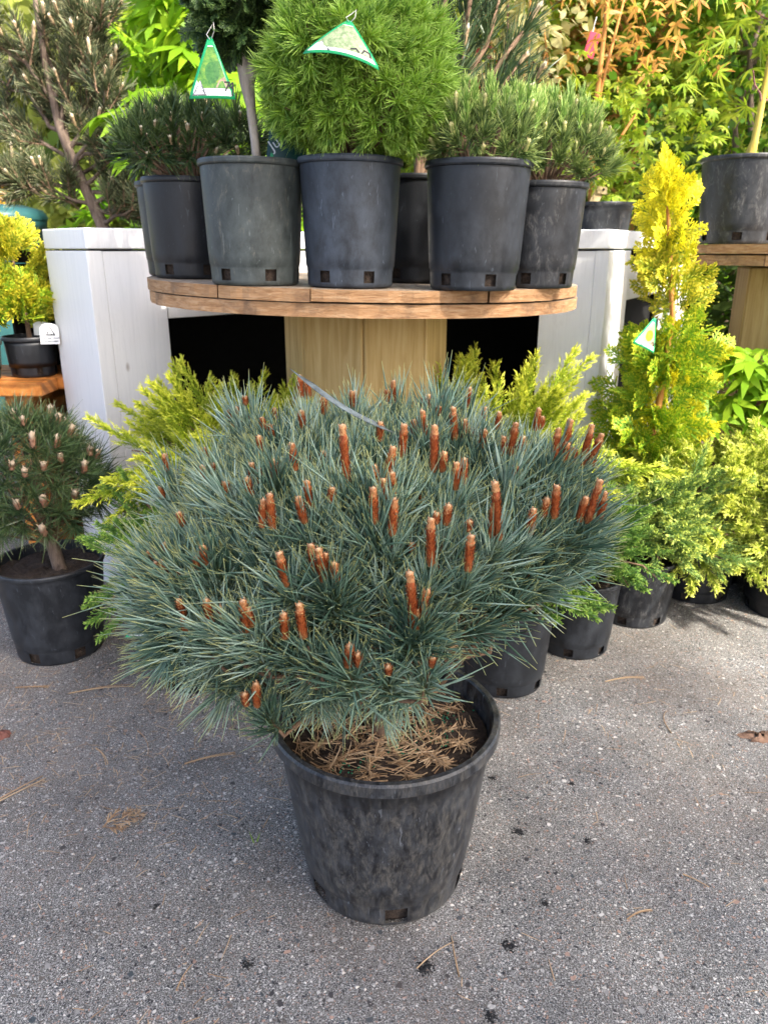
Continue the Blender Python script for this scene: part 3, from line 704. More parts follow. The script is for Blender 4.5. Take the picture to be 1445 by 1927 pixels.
T_fan = [fan_template(9, 5, .0095, rng.uniform(-.1, .25)) for _ in range(5)]
T_open = [fan_template(6, 2, .019, rng.uniform(-.15, .2)) for _ in range(6)]
T_fan_far = [fan_template(6, 3, .020, rng.uniform(-.1, .25)) for _ in range(4)]
T_spray = [spray_template(droop=rng.uniform(-.1, .2)) for _ in range(5)]
T_fine = [spray_template(15, 9, .062, .020, 30, rng.uniform(-.1, .15)) for _ in range(5)]
T_plume = [spray_template(10, 9, .10, .035, 30, .0) for _ in range(4)]

def palm_leaf(n=7, wd=.22, fold=.12):
    """palmate leaf, about 1 across, stalk at origin, +Y to the tip"""
    a = np.radians(np.linspace(-118, 118, n)); D = np.stack([np.sin(a), np.cos(a), np.full(n, -.12)], -1)
    L = (.42 + .5 * np.cos(a * .62)) * rng.uniform(.85, 1.1, n)
    V, F, A = ribbons(np.zeros((n, 3)) + np.array([0, 0, .0]), D, L, wd, np.array([0, 0, -.22]), 4, [.30, .8, 1, .55, .04], np.array([0, 0, 1.]) + rng.normal(size=(n, 3)) * .2)
    return V, F, A
T_palm = [palm_leaf(7, .24) for _ in range(5)]
T_palm5 = [palm_leaf(5, .22) for _ in range(4)]
T_cut = [palm_leaf(9, .085) for _ in range(4)]
def oval(n=1): return ribbons(np.zeros((1, 3)), np.array([[0, 1., 0]]), 1., .5, np.array([0, 0, -.15]), 4, LENS[4], np.array([0, 0, 1.]))
T_oval = [oval()]
T_tuft = [ribbons(np.zeros((7, 3)) + rng.normal(size=(7, 3)) * .25, rvec(7) + UP * .2, .75, .42, None, 2, LENS[2]) for _ in range(5)]

def local(g, loc):
    for k, v in enumerate(g.V): g.V[k] = v - np.asarray(loc, float)
    return g

def buds(root, loc, P, D, L, r, mat, name='bud'):
    ms = [mesh_only(name, [bumpy_bud(L * q, r, 7, 7, .2, 31 + i), scales(L * q * .9, r, 16, L * .22, r * .6, .5)]) for i, q in enumerate((.75, 1., 1.3))]
    for p, d in zip(P, D):
        o = link(name, random.choice(ms), root, mat); o.location = Vector(p) - Vector(loc)
        o.rotation_euler = (Vector(d).to_track_quat('Y', 'Z').to_matrix() @ Matrix.Rotation(random.random() * 6.28, 3, 'Y')).to_euler()

def stem(root, loc, pts, rad, mat, name='trunk', sides=8):
    return local(Geo().add(tube(np.array(pts, float), rad, sides)), loc).build(name, mat, root, True)

def needle_bush(root, loc, lobes, n, spacing, T, mat, sc=(.85, 1.15), up=.6, inset=.04, bud=None, nbud=0, budL=.02, budr=.004, hub=None, zmin=-.5, twig='bark_twig', low={}, jit=.15):
    p, nn = lobe_points(lobes, n, spacing, zmin, low=low); hgt = np.clip(nn[:, 2:3] * .6 + .55, .1, 1)
    D = unit(nn * (1 - up * .5) + UP * up * hgt + rng.normal(size=p.shape) * jit)
    local(Geo().add(inst(T, p - D * inset, D, None, rng.uniform(*sc, len(p)))), loc).build('needles', mat, root, False, True)
    hub = np.array(lobes[0][0]) - np.array([0, 0, lobes[0][1][2] * .8]) if hub is None else np.array(hub); gt = Geo()
    for q in p[::2]: gt.add(tube(curve(hub, q - (q - hub) * .12, 4, .05), np.linspace(.005, .002, 4), 4))
    local(gt, loc).build('branches', M[twig], root, True, True)
    if bud is not None and nbud:
        front = np.argsort(p[:, 1] * .7 - p[:, 2])[:max(nbud * 2, 1)]; ix = rng.choice(front, min(nbud, len(front)), replace=False)
        buds(root, loc, p[ix] + D[ix] * .012, unit(D[ix] * .6 + UP), budL, budr, bud)
    return p, D

# ------------------------------------------------------------------ pots and plants on the spool table
GP = 'black nursery pots on the spool table'
def tpot(name, label, cat, x, y, Rt, Rb, H, mat, rz=0, **k):
    return potted(name, label, cat, (x, y, tz(x)), Rt, Rb, H, mat, rz, GP, (0, TT * .8), **k), (x, y, tz(x))

# two mugo pines at the left end
r, l = tpot('potted_mugo_pine', 'dark mugo pine with pinkish tan buds at the left end of the spool table', 'potted pine', -.515, 2.155, .112, .098, .245, M['pot_dark'], .15)
L1 = [((-.515, 2.155, 1.40), (.125, .12, .085)), ((-.40, 2.10, 1.40), (.07, .07, .07)), ((-.60, 2.10, 1.385), (.07, .07, .06))]
needle_bush(r, (0, 0, 0), [((c[0] - l[0], c[1] - l[1], c[2] - l[2]), q) for c, q in L1], 90, .037, T_mugo, M['mugo'], (1, 1.35), .75, .03, M['bud_tan'], 22, .022, .0045, (0, 0, .2))
r, l = tpot('potted_mugo_pine', 'half hidden mugo pine peeking out behind the leftmost pot on the spool table', 'potted pine', -.575, 2.30, .112, .098, .245, M['pot_grey'])
needle_bush(r, (0, 0, 0), [((0, 0, .32), (.11, .11, .09))], 55, .035, T_mugo, M['mugo'], (1, 1.3), .75, .03, M['bud_tan'], 8, .02, .0045, (0, 0, .2))

# ball topiary on a bare stem
r, l = tpot('potted_ball_topiary', 'dark green ball topiary on a bare grey stem in a greenish dusty pot', 'potted tree', -.300, 1.862, .112, .100, .262, M['pot_green'], .02)
stem(r, (0, 0, 0), [(.015, 0, .22), (.010, 0, .30), (.004, 0, .37), (-.002, 0, .415), (0, 0, .44), (-.004, 0, .47), (-.004, 0, .52), (-.01, 0, .60)], [.011, .0095, .0105, .016, .022, .019, .017, .015], M['bark_grey'])
p, nn = lobe_points([((-.01, .02, .575), (.095, .10, .105)), ((.05, .0, .60), (.06, .07, .07)), ((-.05, -.01, .53), (.055, .05, .05))], 330, .014, -.95)
gf = Geo().add(inst(T_fan_far, p - nn * .02, unit(nn + rng.normal(size=p.shape) * .35), rvec(len(p)), rng.uniform(.045, .065, len(p))))
q2 = np.array([-.01, .02, .575]) + rvec(260) * rng.random((260, 1)) ** .4 * .085
gf.add(inst(T_fan_far, q2, rvec(260), rvec(260), .055)).build('foliage', M['hinoki'], r, False, True)

# Alberta-type ball spruce
r, l = tpot('potted_ball_spruce', 'bright green ball shaped dwarf spruce in the middle of the spool table', 'potted spruce', -.078, 1.838, .110, .097, .268, M['pot_blue'], .0)
SL = [((.01, 0, .44), (.165, .17, .165)), ((.09, -.03, .38), (.112, .13, .11)), ((-.075, -.01, .39), (.085, .12, .09)), ((.015, -.06, .36), (.13, .09, .065)), ((.015, .0, .55), (.105, .11, .11))]
for _ in range(13):
    u = rvec(1)[0]; u[2] = abs(u[2]) * .6 - .25; SL.append((tuple(np.array([.01, -.01, .45]) + unit(u) * np.array([.145, .145, .15])), (.052, .052, .052)))
p, nn = lobe_points(SL, 520, .024, -.8)
D = unit(nn + UP * .12 + rng.normal(size=p.shape) * .22)
gs = Geo().add(inst(T_spruce, p - D * .015, D, None, rng.uniform(.85, 1.45, len(p))))
q2 = p[rng.random(len(p)) < .8]; q2 = q2 - (q2 - np.array([0, 0, .42])) * rng.uniform(.1, .3, (len(q2), 1)); gs.add(inst(T_spruce, q2, unit(q2 - np.array([0, 0, .40]) + rng.normal(size=q2.shape) * .05), None, 1.2))
gs.build('needles', M['spruce'], r, False, True)
gt = Geo(); [gt.add(tube(curve((0, 0, .25 + rng.random() * .25), q, 4, .04), np.linspace(.005, .0015, 4), 4)) for q in p[::3]]
gt.build('branches', M['bark_twig'], r, True, True)

# long-needled black pine behind
r, l = tpot('potted_black_pine', 'long needled black pine behind the ball spruce, its pot deep in shadow', 'potted pine', .085, 2.17, .115, .100, .262, M['pot_dark'])
for k, (x, y, z) in enumerate([(.10, .0, .60), (.17, -.02, .52), (.05, .02, .66), (.13, .05, .66), (.20, .03, .60), (.02, .05, .55), (.16, -.06, .40), (.08, -.05, .50), (.22, .0, .46)]):
    pass
p = np.array([(.10, .0, .50), (.16, -.02, .42), (.05, .02, .55), (.13, .05, .56), (.19, .03, .50), (.02, .05, .45), (.15, -.06, .33), (.08, -.05, .42), (.21, .0, .38), (.11, -.02, .62), (.17, .02, .60), (-.03, .03, .6), (.06, -.02, .66)])
D = unit((p - np.array([.05, .02, .1])) * np.array([1.4, 1, 1]) + rng.normal(size=p.shape) * .06)
Geo().add(inst(T_long, p, D, None, rng.uniform(.9, 1.15, len(p)))).add(inst(T_long, p - D * .07, D, None, .95)).build('needles', M['black'], r, False, True)
gt = Geo(); [gt.add(tube(curve((0, 0, .22), q + d * .12, 5, .04), np.linspace(.010, .005, 5), 6)) for q, d in zip(p, D)]
gt.build('branches', M['bark_twig'], r, True, True)
buds(r, (0, 0, 0), p + D * .13, D, .05, .006, M['bud_tan'])

# two pale tipped mugo pines on the right
r, l = tpot('potted_mugo_pine', 'mugo pine with yellowish upright candles in the dusty pot right of the table middle', 'potted pine', .201, 1.795, .110, .096, .262, M['pot_slate'], -.2)
needle_bush(r, (0, 0, 0), [((.0, 0, .305), (.10, .10, .06)), ((.06, -.02, .30), (.05, .06, .06)), ((-.06, .0, .30), (.05, .06, .05))], 90, .030, T_mugo, M['mugo_light'], (.8, 1.1), .95, .03, M['bud_green'], 26, .028, .0042, (0, 0, .22))
pp, _ = lobe_points([((.02, 0, .33), (.10, .09, .05))], 34, .03, .1); Geo().add(inst(T_mugo_up, pp - UP * .02, unit(UP + (pp - np.array([0, 0, .2])) * .8), None, rng.uniform(.8, 1.2, len(pp)))).build('new_shoots', M['mugo_new'], r, False, True)
r, l = tpot('potted_mugo_pine', 'pale green mugo pine at the right end of the spool table', 'potted pine', .372, 1.955, .102, .088, .235, M['pot_grey'], .12)
needle_bush(r, (0, 0, 0), [((.02, -.01, .30), (.10, .10, .075)), ((.10, -.03, .28), (.05, .05, .055)), ((-.05, .0, .32), (.07, .06, .06))], 95, .031, T_mugo, M['mugo_light'], (.85, 1.15), .95, .03, M['bud_green'], 20, .026, .0042, (0, 0, .2))
pp, _ = lobe_points([((.02, 0, .345), (.10, .09, .055))], 44, .027, .0); Geo().add(inst(T_mugo_up, pp - UP * .02, unit(UP + (pp - np.array([0, 0, .2])) * .8), None, rng.uniform(.85, 1.25, len(pp)))).build('new_shoots', M['mugo_new'], r, False, True)

# ------------------------------------------------------------------ junipers on the ground
GJ = 'juniper pots standing on the asphalt'
def juniper(label, loc, Rt, Rb, H, pmat, mat, n, T, length, rise, spread=1.0, az=(0, 360), zmin=0., potrz=0, hub_h=.05, sc=(.75, 1.2), name='potted_juniper', centre=(0, 0), layers=1, extra=None, hole_off=10):
    r = potted(name, label, 'potted juniper', loc, Rt, Rb, H, pmat, potrz, GJ, hole_off=hole_off)
    gl = Geo(); gt = Geo(); hub = np.array([centre[0], centre[1], H + hub_h])
    a = np.radians(rng.uniform(*az, n)); el = np.radians(rng.uniform(rise[0], rise[1], n)); Ls = length * rng.uniform(.55, 1.15, n)
    D0 = np.stack([np.cos(a) * np.cos(el) * spread, np.sin(a) * np.cos(el) * spread, np.sin(el)], -1)
    if extra is not None: D0 = np.concatenate([D0, np.array([e[0] for e in extra], float)]); Ls = np.concatenate([Ls, [e[1] for e in extra]])
    P = []; DD = []; SS = []; RN = []
    for d, L in zip(D0, Ls):
        end = hub + unit(d) * L; c = curve(hub + rng.normal(size=3) * .015, end, 6, .04, .10); gt.add(tube(c, np.linspace(.006, .002, 6), 4))
        for j, t in enumerate((.45, .7, 1.0)):
            i = min(4, int(t * 5)); q = c[i]; tg = unit(c[min(5, i + 1)] - c[max(0, i - 1)])
            for s in range(2 if t < 1 else 1):
                P.append(q); DD.append(unit(tg + rng.normal(size=3) * (.42 if t < 1 else .12) + UP * .08)); SS.append(L * (.52 - .12 * (t < .6)) * rng.uniform(.8, 1.15)); RN.append(.25 * t + .6 * rng.random() + .1)
    gl.add(inst(T, np.array(P), np.array(DD), np.broadcast_to(UP, (len(P), 3)) + rng.normal(size=(len(P), 3)) * .4, np.array(SS) * rng.uniform(*sc), np.array(RN)))
    gl.build('foliage', mat, r, False, True); gt.build('branches', M['bark_twig'], r, True, True)
    return r

juniper('golden juniper with feathery shoots against the left white post', (-.44, 2.12, 0), .15, .12, .29, M['pot_dark'], M['junip_y'], 110, T_fine, .325, (16, 72), az=(0, 360), hub_h=.12)
juniper('golden juniper below the dark gap on the right of the spool core', (.33, 2.22, 0), .13, .11, .29, M['pot_dark'], M['junip_y'], 95, T_fine, .34, (12, 64), az=(0, 360), hub_h=.12)
juniper('green spreading juniper between the left white post and the blue pine', (-.52, 1.91, 0), .135, .112, .24, M['pot_dark'], M['junip'], 52, T_spray, .24, (5, 68), az=(60, 280), hub_h=.05, 
        extra=[((-1, -.45, .02), .24), ((-.9, -.55, -.18), .25), ((-.7, -.6, -.30), .25), ((-.6, .1, 1.0), .30), ((-.8, .1, 1.0), .28)])
juniper('green juniper in the nearest pot right of the blue pine', (.335, 1.882, 0), .128, .108, .25, M['pot_slate'], M['junip'], 36, T_spray, .19, (0, 50), az=(-110, 110), potrz=.4,
        extra=[((.5, -.7, -.1), .19), ((.1, -.8, .0), .19), ((.75, -.5, -.15), .20)])
juniper('green juniper in the second pot right of the blue pine', (.580, 2.080, 0), .122, .102, .24, M['pot_slate'], M['junip'], 36, T_spray, .20, (5, 60), az=(-130, 90), potrz=.2,
        extra=[((.6, -.6, -.05), .22), ((.3, -.9, -.1), .19)])
juniper('blue-green and lime juniper spilling over the pot with a chalky base', (.822, 2.285, 0), .128, .110, .22, M['pot_grey'], M['junip_b'], 74, T_spray, .25, (-5, 60), az=(-190, 20), hub_h=.06)
juniper('lime tipped juniper in the low pot between two others on the right', (1.095, 2.465, 0), .13, .115, .19, M['pot_dark'], M['junip_l'], 88, T_plume, .29, (-5, 52), az=(-210, 30), hub_h=.09, 
        extra=[((-.5, -1, -.25), .36), ((.1, -1, -.3), .34), ((.5, -.8, -.35), .36), ((-.7, -.7, .1), .36), ((.3, -.9, -.1), .40)])
juniper('lime juniper at the right edge in a shadowed pot', (1.345, 2.33, 0), .135, .115, .22, M['pot_dark'], M['junip_l'], 84, T_plume, .28, (-10, 55), az=(20, 280), hub_h=.09)

# ------------------------------------------------------------------ golden column arborvitae
AX, AY = .905, 2.405
# (stands in the gap between the juniper pots and the white post)
av = potted('potted_arborvitae', 'tall narrow golden arborvitae, yellow at the top, right of the spool table', 'potted conifer', (AX, AY + .10, 0), .115, .095, .22, M['pot_dark'])
tr = np.array([(0, 0, .18), (-.02, -.02, .45), (0, -.04, .75), (.0, -.05, .95), (-.035, -.05, 1.15), (-.06, -.05, 1.30), (-.075, -.05, 1.40)])
stem(av, (0, 0, 0), tr, [.013, .012, .010, .009, .007, .005, .002], M['bark_orange'], 'trunk', 6)
def at_h(z): return np.array([np.interp(z, tr[:, 2], tr[:, k]) for k in range(3)])
def arb(zs, rad, n, T, mat, name, sc, el=(10, 60), bias=(0, 0)):
    P = []; D = []; Nn = []; Sc = []
    for _ in range(n):
        z = rng.uniform(*zs); a = rng.uniform(0, 2 * np.pi); e = np.radians(rng.uniform(*el)); f = rng.uniform(0, .8)
        d = np.array([np.cos(a) * np.cos(e), np.sin(a) * np.cos(e), np.sin(e)]); rr_ = rad(z, a) if callable(rad) else rad
        P.append(at_h(z) + np.array([bias[0], bias[1], 0]) * f + d * rr_ * f); D.append(d + rng.normal(size=3) * .25); Nn.append(np.cross(d, rng.normal(size=3) * .5 + UP)); Sc.append(rng.uniform(*sc) * (1 - .3 * f))
    Geo().add(inst(T, np.array(P), np.array(D), np.array(Nn), np.array(Sc))).build(name, mat, av, False, True)
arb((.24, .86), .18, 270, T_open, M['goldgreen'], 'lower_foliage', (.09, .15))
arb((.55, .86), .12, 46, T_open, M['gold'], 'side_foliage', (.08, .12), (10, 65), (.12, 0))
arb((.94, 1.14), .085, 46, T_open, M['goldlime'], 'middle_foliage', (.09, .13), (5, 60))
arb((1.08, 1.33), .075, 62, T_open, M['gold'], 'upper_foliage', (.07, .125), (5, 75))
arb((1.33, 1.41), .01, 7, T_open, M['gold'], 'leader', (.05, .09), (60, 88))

# ------------------------------------------------------------------ black pine in the left pot on the ground
bpine = potted('potted_black_pine', 'small black pine with white and pink buds in the left pot on the asphalt', 'potted pine', (-.985, 2.065, 0), .150, .122, .292, M['pot_slate'], .35, holes=6, hole_h=.032)
stem(bpine, (0, 0, 0), [(.03, -.02, .25), (.02, -.01, .32), (0, 0, .42), (0, .02, .55)], [.020, .018, .014, .008], M['bark'])
p, D = needle_bush(bpine, (0, 0, 0), [((-.02, .0, .55), (.15, .14, .15)), ((.08, -.02, .53), (.09, .10, .09)), ((.0, -.08, .45), (.13, .08, .06)), ((-.08, -.05, .60), (.09, .08, .08))], 130, .042, T_black, M['black'], (.9, 1.2), .55, .04, M['bud_white'], 34, .040, .0090, (.01, 0, .34), -.55)

# ------------------------------------------------------------------ left bench pots
def gold_fans(root, lobes, n, mat, T, sc, name='foliage'):
    p, nn = lobe_points(lobes, n, .012, -.6); D = unit(nn + UP * .7 + rng.normal(size=p.shape) * .3)
    Geo().add(inst(T, p - D * .05, D, rvec(len(p)), rng.uniform(*sc, len(p)))).build(name, mat, root, False, True)
b1 = potted('potted_golden_conifer', 'small golden conifer in a clean black pot on the orange bench', 'potted conifer', (-1.215, 2.66, .7345), .082, .072, .135, M['pot_dark'], .2)
gold_fans(b1, [((-.03, 0, .34), (.11, .10, .14)), ((0, 0, .28), (.09, .09, .10))], 120, M['goldlime'], T_open, (.08, .12))
gold_fans(b1, [((-.03, -.01, .24), (.10, .09, .09))], 50, M['goldgreen'], T_open, (.08, .12), 'lower_foliage')
stem(b1, (0, 0, 0), [(0, 0, .10), (0, 0, .25), (-.02, 0, .42)], [.009, .007, .003], M['bark_twig'], 'trunk', 6)
b2 = potted('potted_green_conifer', 'green conifer in a grey-green pot at the left edge on the orange bench', 'potted conifer', (-1.375, 2.565, .7345), .092, .080, .125, M['pot_olive'], .1)
gold_fans(b2, [((.02, 0, .25), (.11, .10, .10))], 70, M['goldgreen'], T_open, (.09, .14))
stem(b2, (0, 0, 0), [(0, 0, .09), (0.01, 0, .30)], [.008, .004], M['bark_twig'], 'trunk', 6)

# ------------------------------------------------------------------ things on the right hand spool and bench
rp = potted('potted_green_bark_maple', 'cut-leaf maple with a bright yellow-green trunk in the pot on the right spool', 'potted maple', (1.165, 2.685, 1.166), .130, .110, .262, M['pot_grey'], .2)
stem(rp, (0, 0, 0), [(-.005, -.03, .22), (-.007, -.03, .275), (0, -.03, .31), (.005, -.03, .40), (.012, -.03, .52), (.02, -.03, .62), (.03, -.03, .78), (.05, -.02, .95)], [.014, .016, .0115, .0105, .010, .010, .009, .007], M['bark_yellow'])
for k, (z, dx, dz, L) in enumerate(((.40, -.5, .9, .12), (.42, .9, .35, .10), (.55, .5, .9, .22), (.62, -.8, .3, .10), (.70, .9, .2, .14))):
    b = np.array([np.interp(z, [.3, .95], [0, .05]), -.03, z]); stem(rp, (0, 0, 0), curve(b, b + unit(np.array([dx, -.1, dz])) * L, 4, .03), [.004, .0035, .003, .002], M['bark_purple'], 'twig', 4)
leaf_ms = {k: [mesh_only('leaf', [t]) for t in T] for k, T in (('cut', T_cut), ('palm', T_palm), ('palm5', T_palm5))}
def leaves(root, P, D, size, kind, mat, N=None):
    """separate leaves that share their meshes"""
    N = np.broadcast_to(UP, P.shape) + rng.normal(size=P.shape) * .35 if N is None else N
    Fm = frames(D, N)
    for p, f in zip(P, Fm):
        o = link('leaf', random.choice(leaf_ms[kind]), root); s = size * random.uniform(.7, 1.2)
        if not o.data.materials: o.data.materials.append(mat)
        o.matrix_basis = Matrix.Translation(Vector(p)) @ Matrix(f.tolist()).to_4x4() @ Matrix.Scale(s, 4)
        o.material_slots[0].link = 'OBJECT'; o.material_slots[0].material = mat
n = 26; P_ = np.array([0, -.03, .55]) + np.stack([rng.normal(size=n) * .14, rng.normal(size=n) * .08, rng.uniform(-.18, .35, n)], -1)
P_ = np.concatenate([P_, [(-.065, -.05, .50), (.07, -.05, .46), (-.03, -.06, .66), (.10, -.05, .60), (-.06, -.05, .40)]])
leaves(rp, P_, unit(P_ * np.array([1, 1, 0]) + rng.normal(size=P_.shape) * .3 - UP * .5), .10, 'cut', M['maple_y'])

ep = potted('empty_pot', 'open black pot with red-brown mulch on the ground by the right spool', 'plant pot', (1.175, 2.62, .20), .110, .092, .215, M['pot_dark'], soil=M['soil_red'], soil_drop=.05)
cr = thing('upturned_pot', 'dark upturned pot under the mulch filled pot', 'plant pot', (1.175, 2.62, 0)); V, F = ring_mesh([(.135, 0), (.137, .012), (.128, .016), (.112, .196), (.108, .1995), (.002, .1995)], 48); link('pot', np_mesh('pot', V, F, None, True), cr, M['pot_dark'])
pot2 = potted('empty_pot', 'black pot cut off by the right edge beside the spool core', 'plant pot', (1.50, 2.50, 0), .145, .12, .40, M['pot_dark'], soil=M['soil_red'], soil_drop=.02)
# low Japanese maple in front of the right spool
gm = thing('green_japanese_maple', 'bright green maple with pointed leaves in front of the right spool core', 'potted maple', (1.30, 2.57, .415 - .05 + .0))
gm.location = (1.175, 2.62, .37)
stem(gm, (0, 0, 0), [(0, 0, 0), (.01, 0, .12), (.05, -.03, .26), (.08, -.05, .40)], [.007, .006, .005, .003], M['bark_purple'], 'trunk', 6)
P_ = np.concatenate([np.array([-.02, -.12, .42]) + rng.normal(size=(26, 3)) * np.array([.07, .05, .035]), np.array([.16, -.12, .40]) + rng.normal(size=(20, 3)) * np.array([.06, .05, .05]),
                     np.array([.02, -.10, .30]) + rng.normal(size=(24, 3)) * np.array([.09, .05, .03]), np.array([.20, -.12, .22]) + rng.normal(size=(16, 3)) * np.array([.04, .05, .06])])
for q in P_[::6]: stem(gm, (0, 0, 0), curve((.03, -.02, .22), q, 4, .03), [.004, .003, .0025, .0015], M['bark_purple'], 'twig', 4)
leaves(gm, P_, unit((P_ - np.array([.05, .02, .3])) * np.array([1, 1, .2]) + np.array([0, -.06, -.10]) + rng.normal(size=P_.shape) * .05), .105, 'palm', M['maple'])

# coral bark maple on the white bench
cm = potted('potted_coral_maple', 'coral bark maple with orange and yellow leaves in the low pot on the white bench', 'potted maple', (.805, 3.06, 1.1465), .120, .10, .165, M['pot_grey'], soil_drop=.02)
stem(cm, (0, 0, 0), [(-.03, 0, .12), (-.04, 0, .25), (-.045, 0, .42), (-.04, 0, .60), (-.03, 0, .9)], [.012, .011, .010, .009, .006], M['bark_orange'])
stem(cm, (0, 0, 0), [(-.035, 0, .20), (.02, 0, .33), (.12, -.02, .50)], [.006, .0055, .004], M['bark_orange'], 'limb', 6)
stem(cm, (0, 0, 0), [(-.045, 0, .42), (-.03, .0, .55), (.03, 0, .85)], [.007, .006, .004], M['bark_orange'], 'limb', 6)
n = 110; P_ = np.stack([rng.normal(size=n) * .15 + .05, rng.normal(size=n) * .15, rng.uniform(.58, .95, n)], -1)
leaves(cm, P_, unit(P_ * np.array([1, 1, 0]) - UP * .4 + rng.normal(size=P_.shape) * .4), .055, 'palm5', M['maple_o'])
n = 230; P_ = np.stack([rng.normal(size=n) * .17 + .09, rng.normal(size=n) * .12, rng.uniform(.18, .60, n)], -1)
leaves(cm, P_, unit(P_ * np.array([1, 1, 0]) - UP * .3 + rng.normal(size=P_.shape) * .4), .05, 'palm', M['maple_y'])
ws = thing('wooden_label', 'cream wooden label with a punched hole stuck in the low pot on the bench', 'plant label', (.765, 2.985, 1.285), .25)
wb = link('slip', box_mesh('slip', .035, .004, .075, .001, M['wire']), ws); wb.rotation_euler = (-.2, .55, 0); wb.location = (0, 0, .03)
wc = link('head', box_mesh('head', .04, .0041, .026, .001, M['wire']), ws); wc.location = (.026, -.001, .066); wc.rotation_euler = (-.2, .1, 0)
hr = mesh_only('hole', [tube([(0, -.0042, 0), (0, -.0035, 0)], .005, 6)]); ho = link('hole', hr, ws, M['ink']); ho.location = (.03, -.001, .068)

# variegated shrub and red maple behind the mugo pines
vs = potted('potted_variegated_shrub', 'cream variegated shrub with purple stems behind the mugo pines', 'potted shrub', (.52, 3.24, 1.1465), .12, .10, .2, M['pot_dark'])
for k in range(7): stem(vs, (0, 0, 0), curve((rng.normal() * .02, 0, .17), (rng.normal() * .10, rng.normal() * .08, rng.uniform(.7, .95)), 5, .05), np.linspace(.006, .003, 5), M['bark_purple' if k % 2 else 'bark_orange'], 'stem', 5)
n = 620; P_ = np.stack([rng.normal(size=n) * .12, rng.normal(size=n) * .10, .50 + rng.random(n) * .5], -1)
Geo().add(inst(T_oval, P_, unit(P_ * np.array([1, 1, 0]) * 4 - UP * .3 + rng.normal(size=P_.shape) * .5), UP + rng.normal(size=P_.shape) * .5, rng.uniform(.035, .06, n))).build('foliage', M['varieg'], vs, False, True)
rm = potted('potted_red_maple', 'dark red maple glimpsed between the black pine and the variegated shrub', 'potted maple', (.33, 3.40, 1.1465), .11, .09, .2, M['pot_dark'])
stem(rm, (0, 0, 0), [(0, 0, .15), (.02, 0, .5), (.05, 0, .7)], [.008, .006, .003], M['bark_purple'], 'trunk', 6)
n = 50; P_ = np.array([.06, -.02, .56]) + rng.normal(size=(n, 3)) * np.array([.10, .06, .08])
leaves(rm, P_, unit((P_ - np.array([0, 0, .5])) * np.array([1, 1, .3]) - UP * .08 + rng.normal(size=P_.shape) * .05), .09, 'palm5', M['maple_r'])
pk = thing('pink_tag', 'small pink-red plastic tag hanging among the orange maple leaves', 'plant tag', (.70, 2.94, 1.80))
pm = link('card', box_mesh('card', .038, .003, .075, .001, M['pink']), pk); pm.rotation_euler = (.1, .25, .2)
link('tie', mesh_only('tie', [tube([(0, 0, .03), (.004, 0, .06), (.012, .01, .085)], .0012, 4)]), pk, M['string'])

# big leaved maple and tall pine on the left part of the bench
bm_ = potted('potted_green_maple', 'bright green big-leaved maple behind the left mugo pines', 'potted maple', (-.60, 3.02, 1.1465), .12, .10, .2, M['pot_dark'])
stem(bm_, (0, 0, 0), [(0, 0, .15), (-.02, 0, .4), (0, 0, .7), (.03, 0, .95)], [.012, .010, .008, .005], M['bark_twig'], 'trunk', 6)
P_ = np.concatenate([np.stack([rng.uniform(-.17, .16, 90), rng.uniform(-.22, .1, 90), rng.uniform(.40, .85, 90)], -1), np.array([-.20, -.20, .42]) + rng.normal(size=(26, 3)) * np.array([.07, .05, .05])])
for q in P_[::7]: stem(bm_, (0, 0, 0), curve((0, 0, max(.2, q[2] - .18)), q, 4, .03), [.004, .003, .0025, .002], M['bark_twig'], 'twig', 4)
leaves(bm_, P_, unit((P_ - np.array([0, .05, .5])) * np.array([1, 1, .2]) - UP * .14 + np.array([-.03, -.08, 0]) + rng.normal(size=P_.shape) * .06), .135, 'palm', M['maple'])

BP = (-1.03, 3.02, 1.1465)
bg = potted('potted_tall_pine', 'tall twisted pine with tan candles and a bare brown trunk at the upper left', 'potted pine', BP, .10, .085, .06, M['pot_dark'], soil_drop=.02)
bp0 = np.array(BP)
trk = np.array([(0, 0, .03), (-.02, 0, .10), (-.05, 0, .18), (-.09, .0, .28), (-.13, 0, .42), (-.15, 0, .60), (-.16, 0, .85)])
stem(bg, (0, 0, 0), trk, [.026, .024, .021, .019, .016, .012, .007], M['bark'])
limbs = []
for z, dx, dz, L in ((.16, -.8, .25, .22), (.12, .9, .35, .26), (.22, 1, .5, .26), (.30, -1, .45, .30), (.28, .8, .9, .34), (.40, -.9, .7, .30), (.42, .7, 1, .36), (.5, -.8, .9, .3), (.5, .8, .8, .3), (.55, 0, 1, .35), (.22, -.95, -.05, .30), (.36, 1.0, .25, .28), (.14, 1, .05, .22), (.33, -.3, .8, .3), (.40, .2, .9, .36), (.25, .3, .9, .3), (.10, 1, .3, .20), (.16, .9, .5, .30), (.20, 1, .15, .24), (.30, 1, .6, .26), (.34, .6, .8, .3)):
    b = np.array([np.interp(z, trk[:, 2], trk[:, 0]), 0, z]); e = b + unit(np.array([dx, rng.normal() * .4, dz])) * L; c = curve(b, e, 6, .06); limbs.append(c)
    stem(bg, (0, 0, 0), c, np.linspace(.009, .004, 6), M['bark'], 'limb', 5)
P_ = []; D_ = []
for c in limbs:
    for i in (2, 3, 4, 5):
        for s in range(5 if i < 5 else 3):
            d = unit(c[i] - c[i - 1]); dd = unit(d * .6 + rng.normal(size=3) * .45 + UP * .65); P_.append(c[i] + rng.normal(size=3) * .012); D_.append(dd)
P_ = np.array(P_); D_ = np.array(D_)
Geo().add(inst(T_big, P_, D_, None, rng.uniform(.9, 1.35, len(P_)))).build('needles', M['bigpine'], bg, False, True)
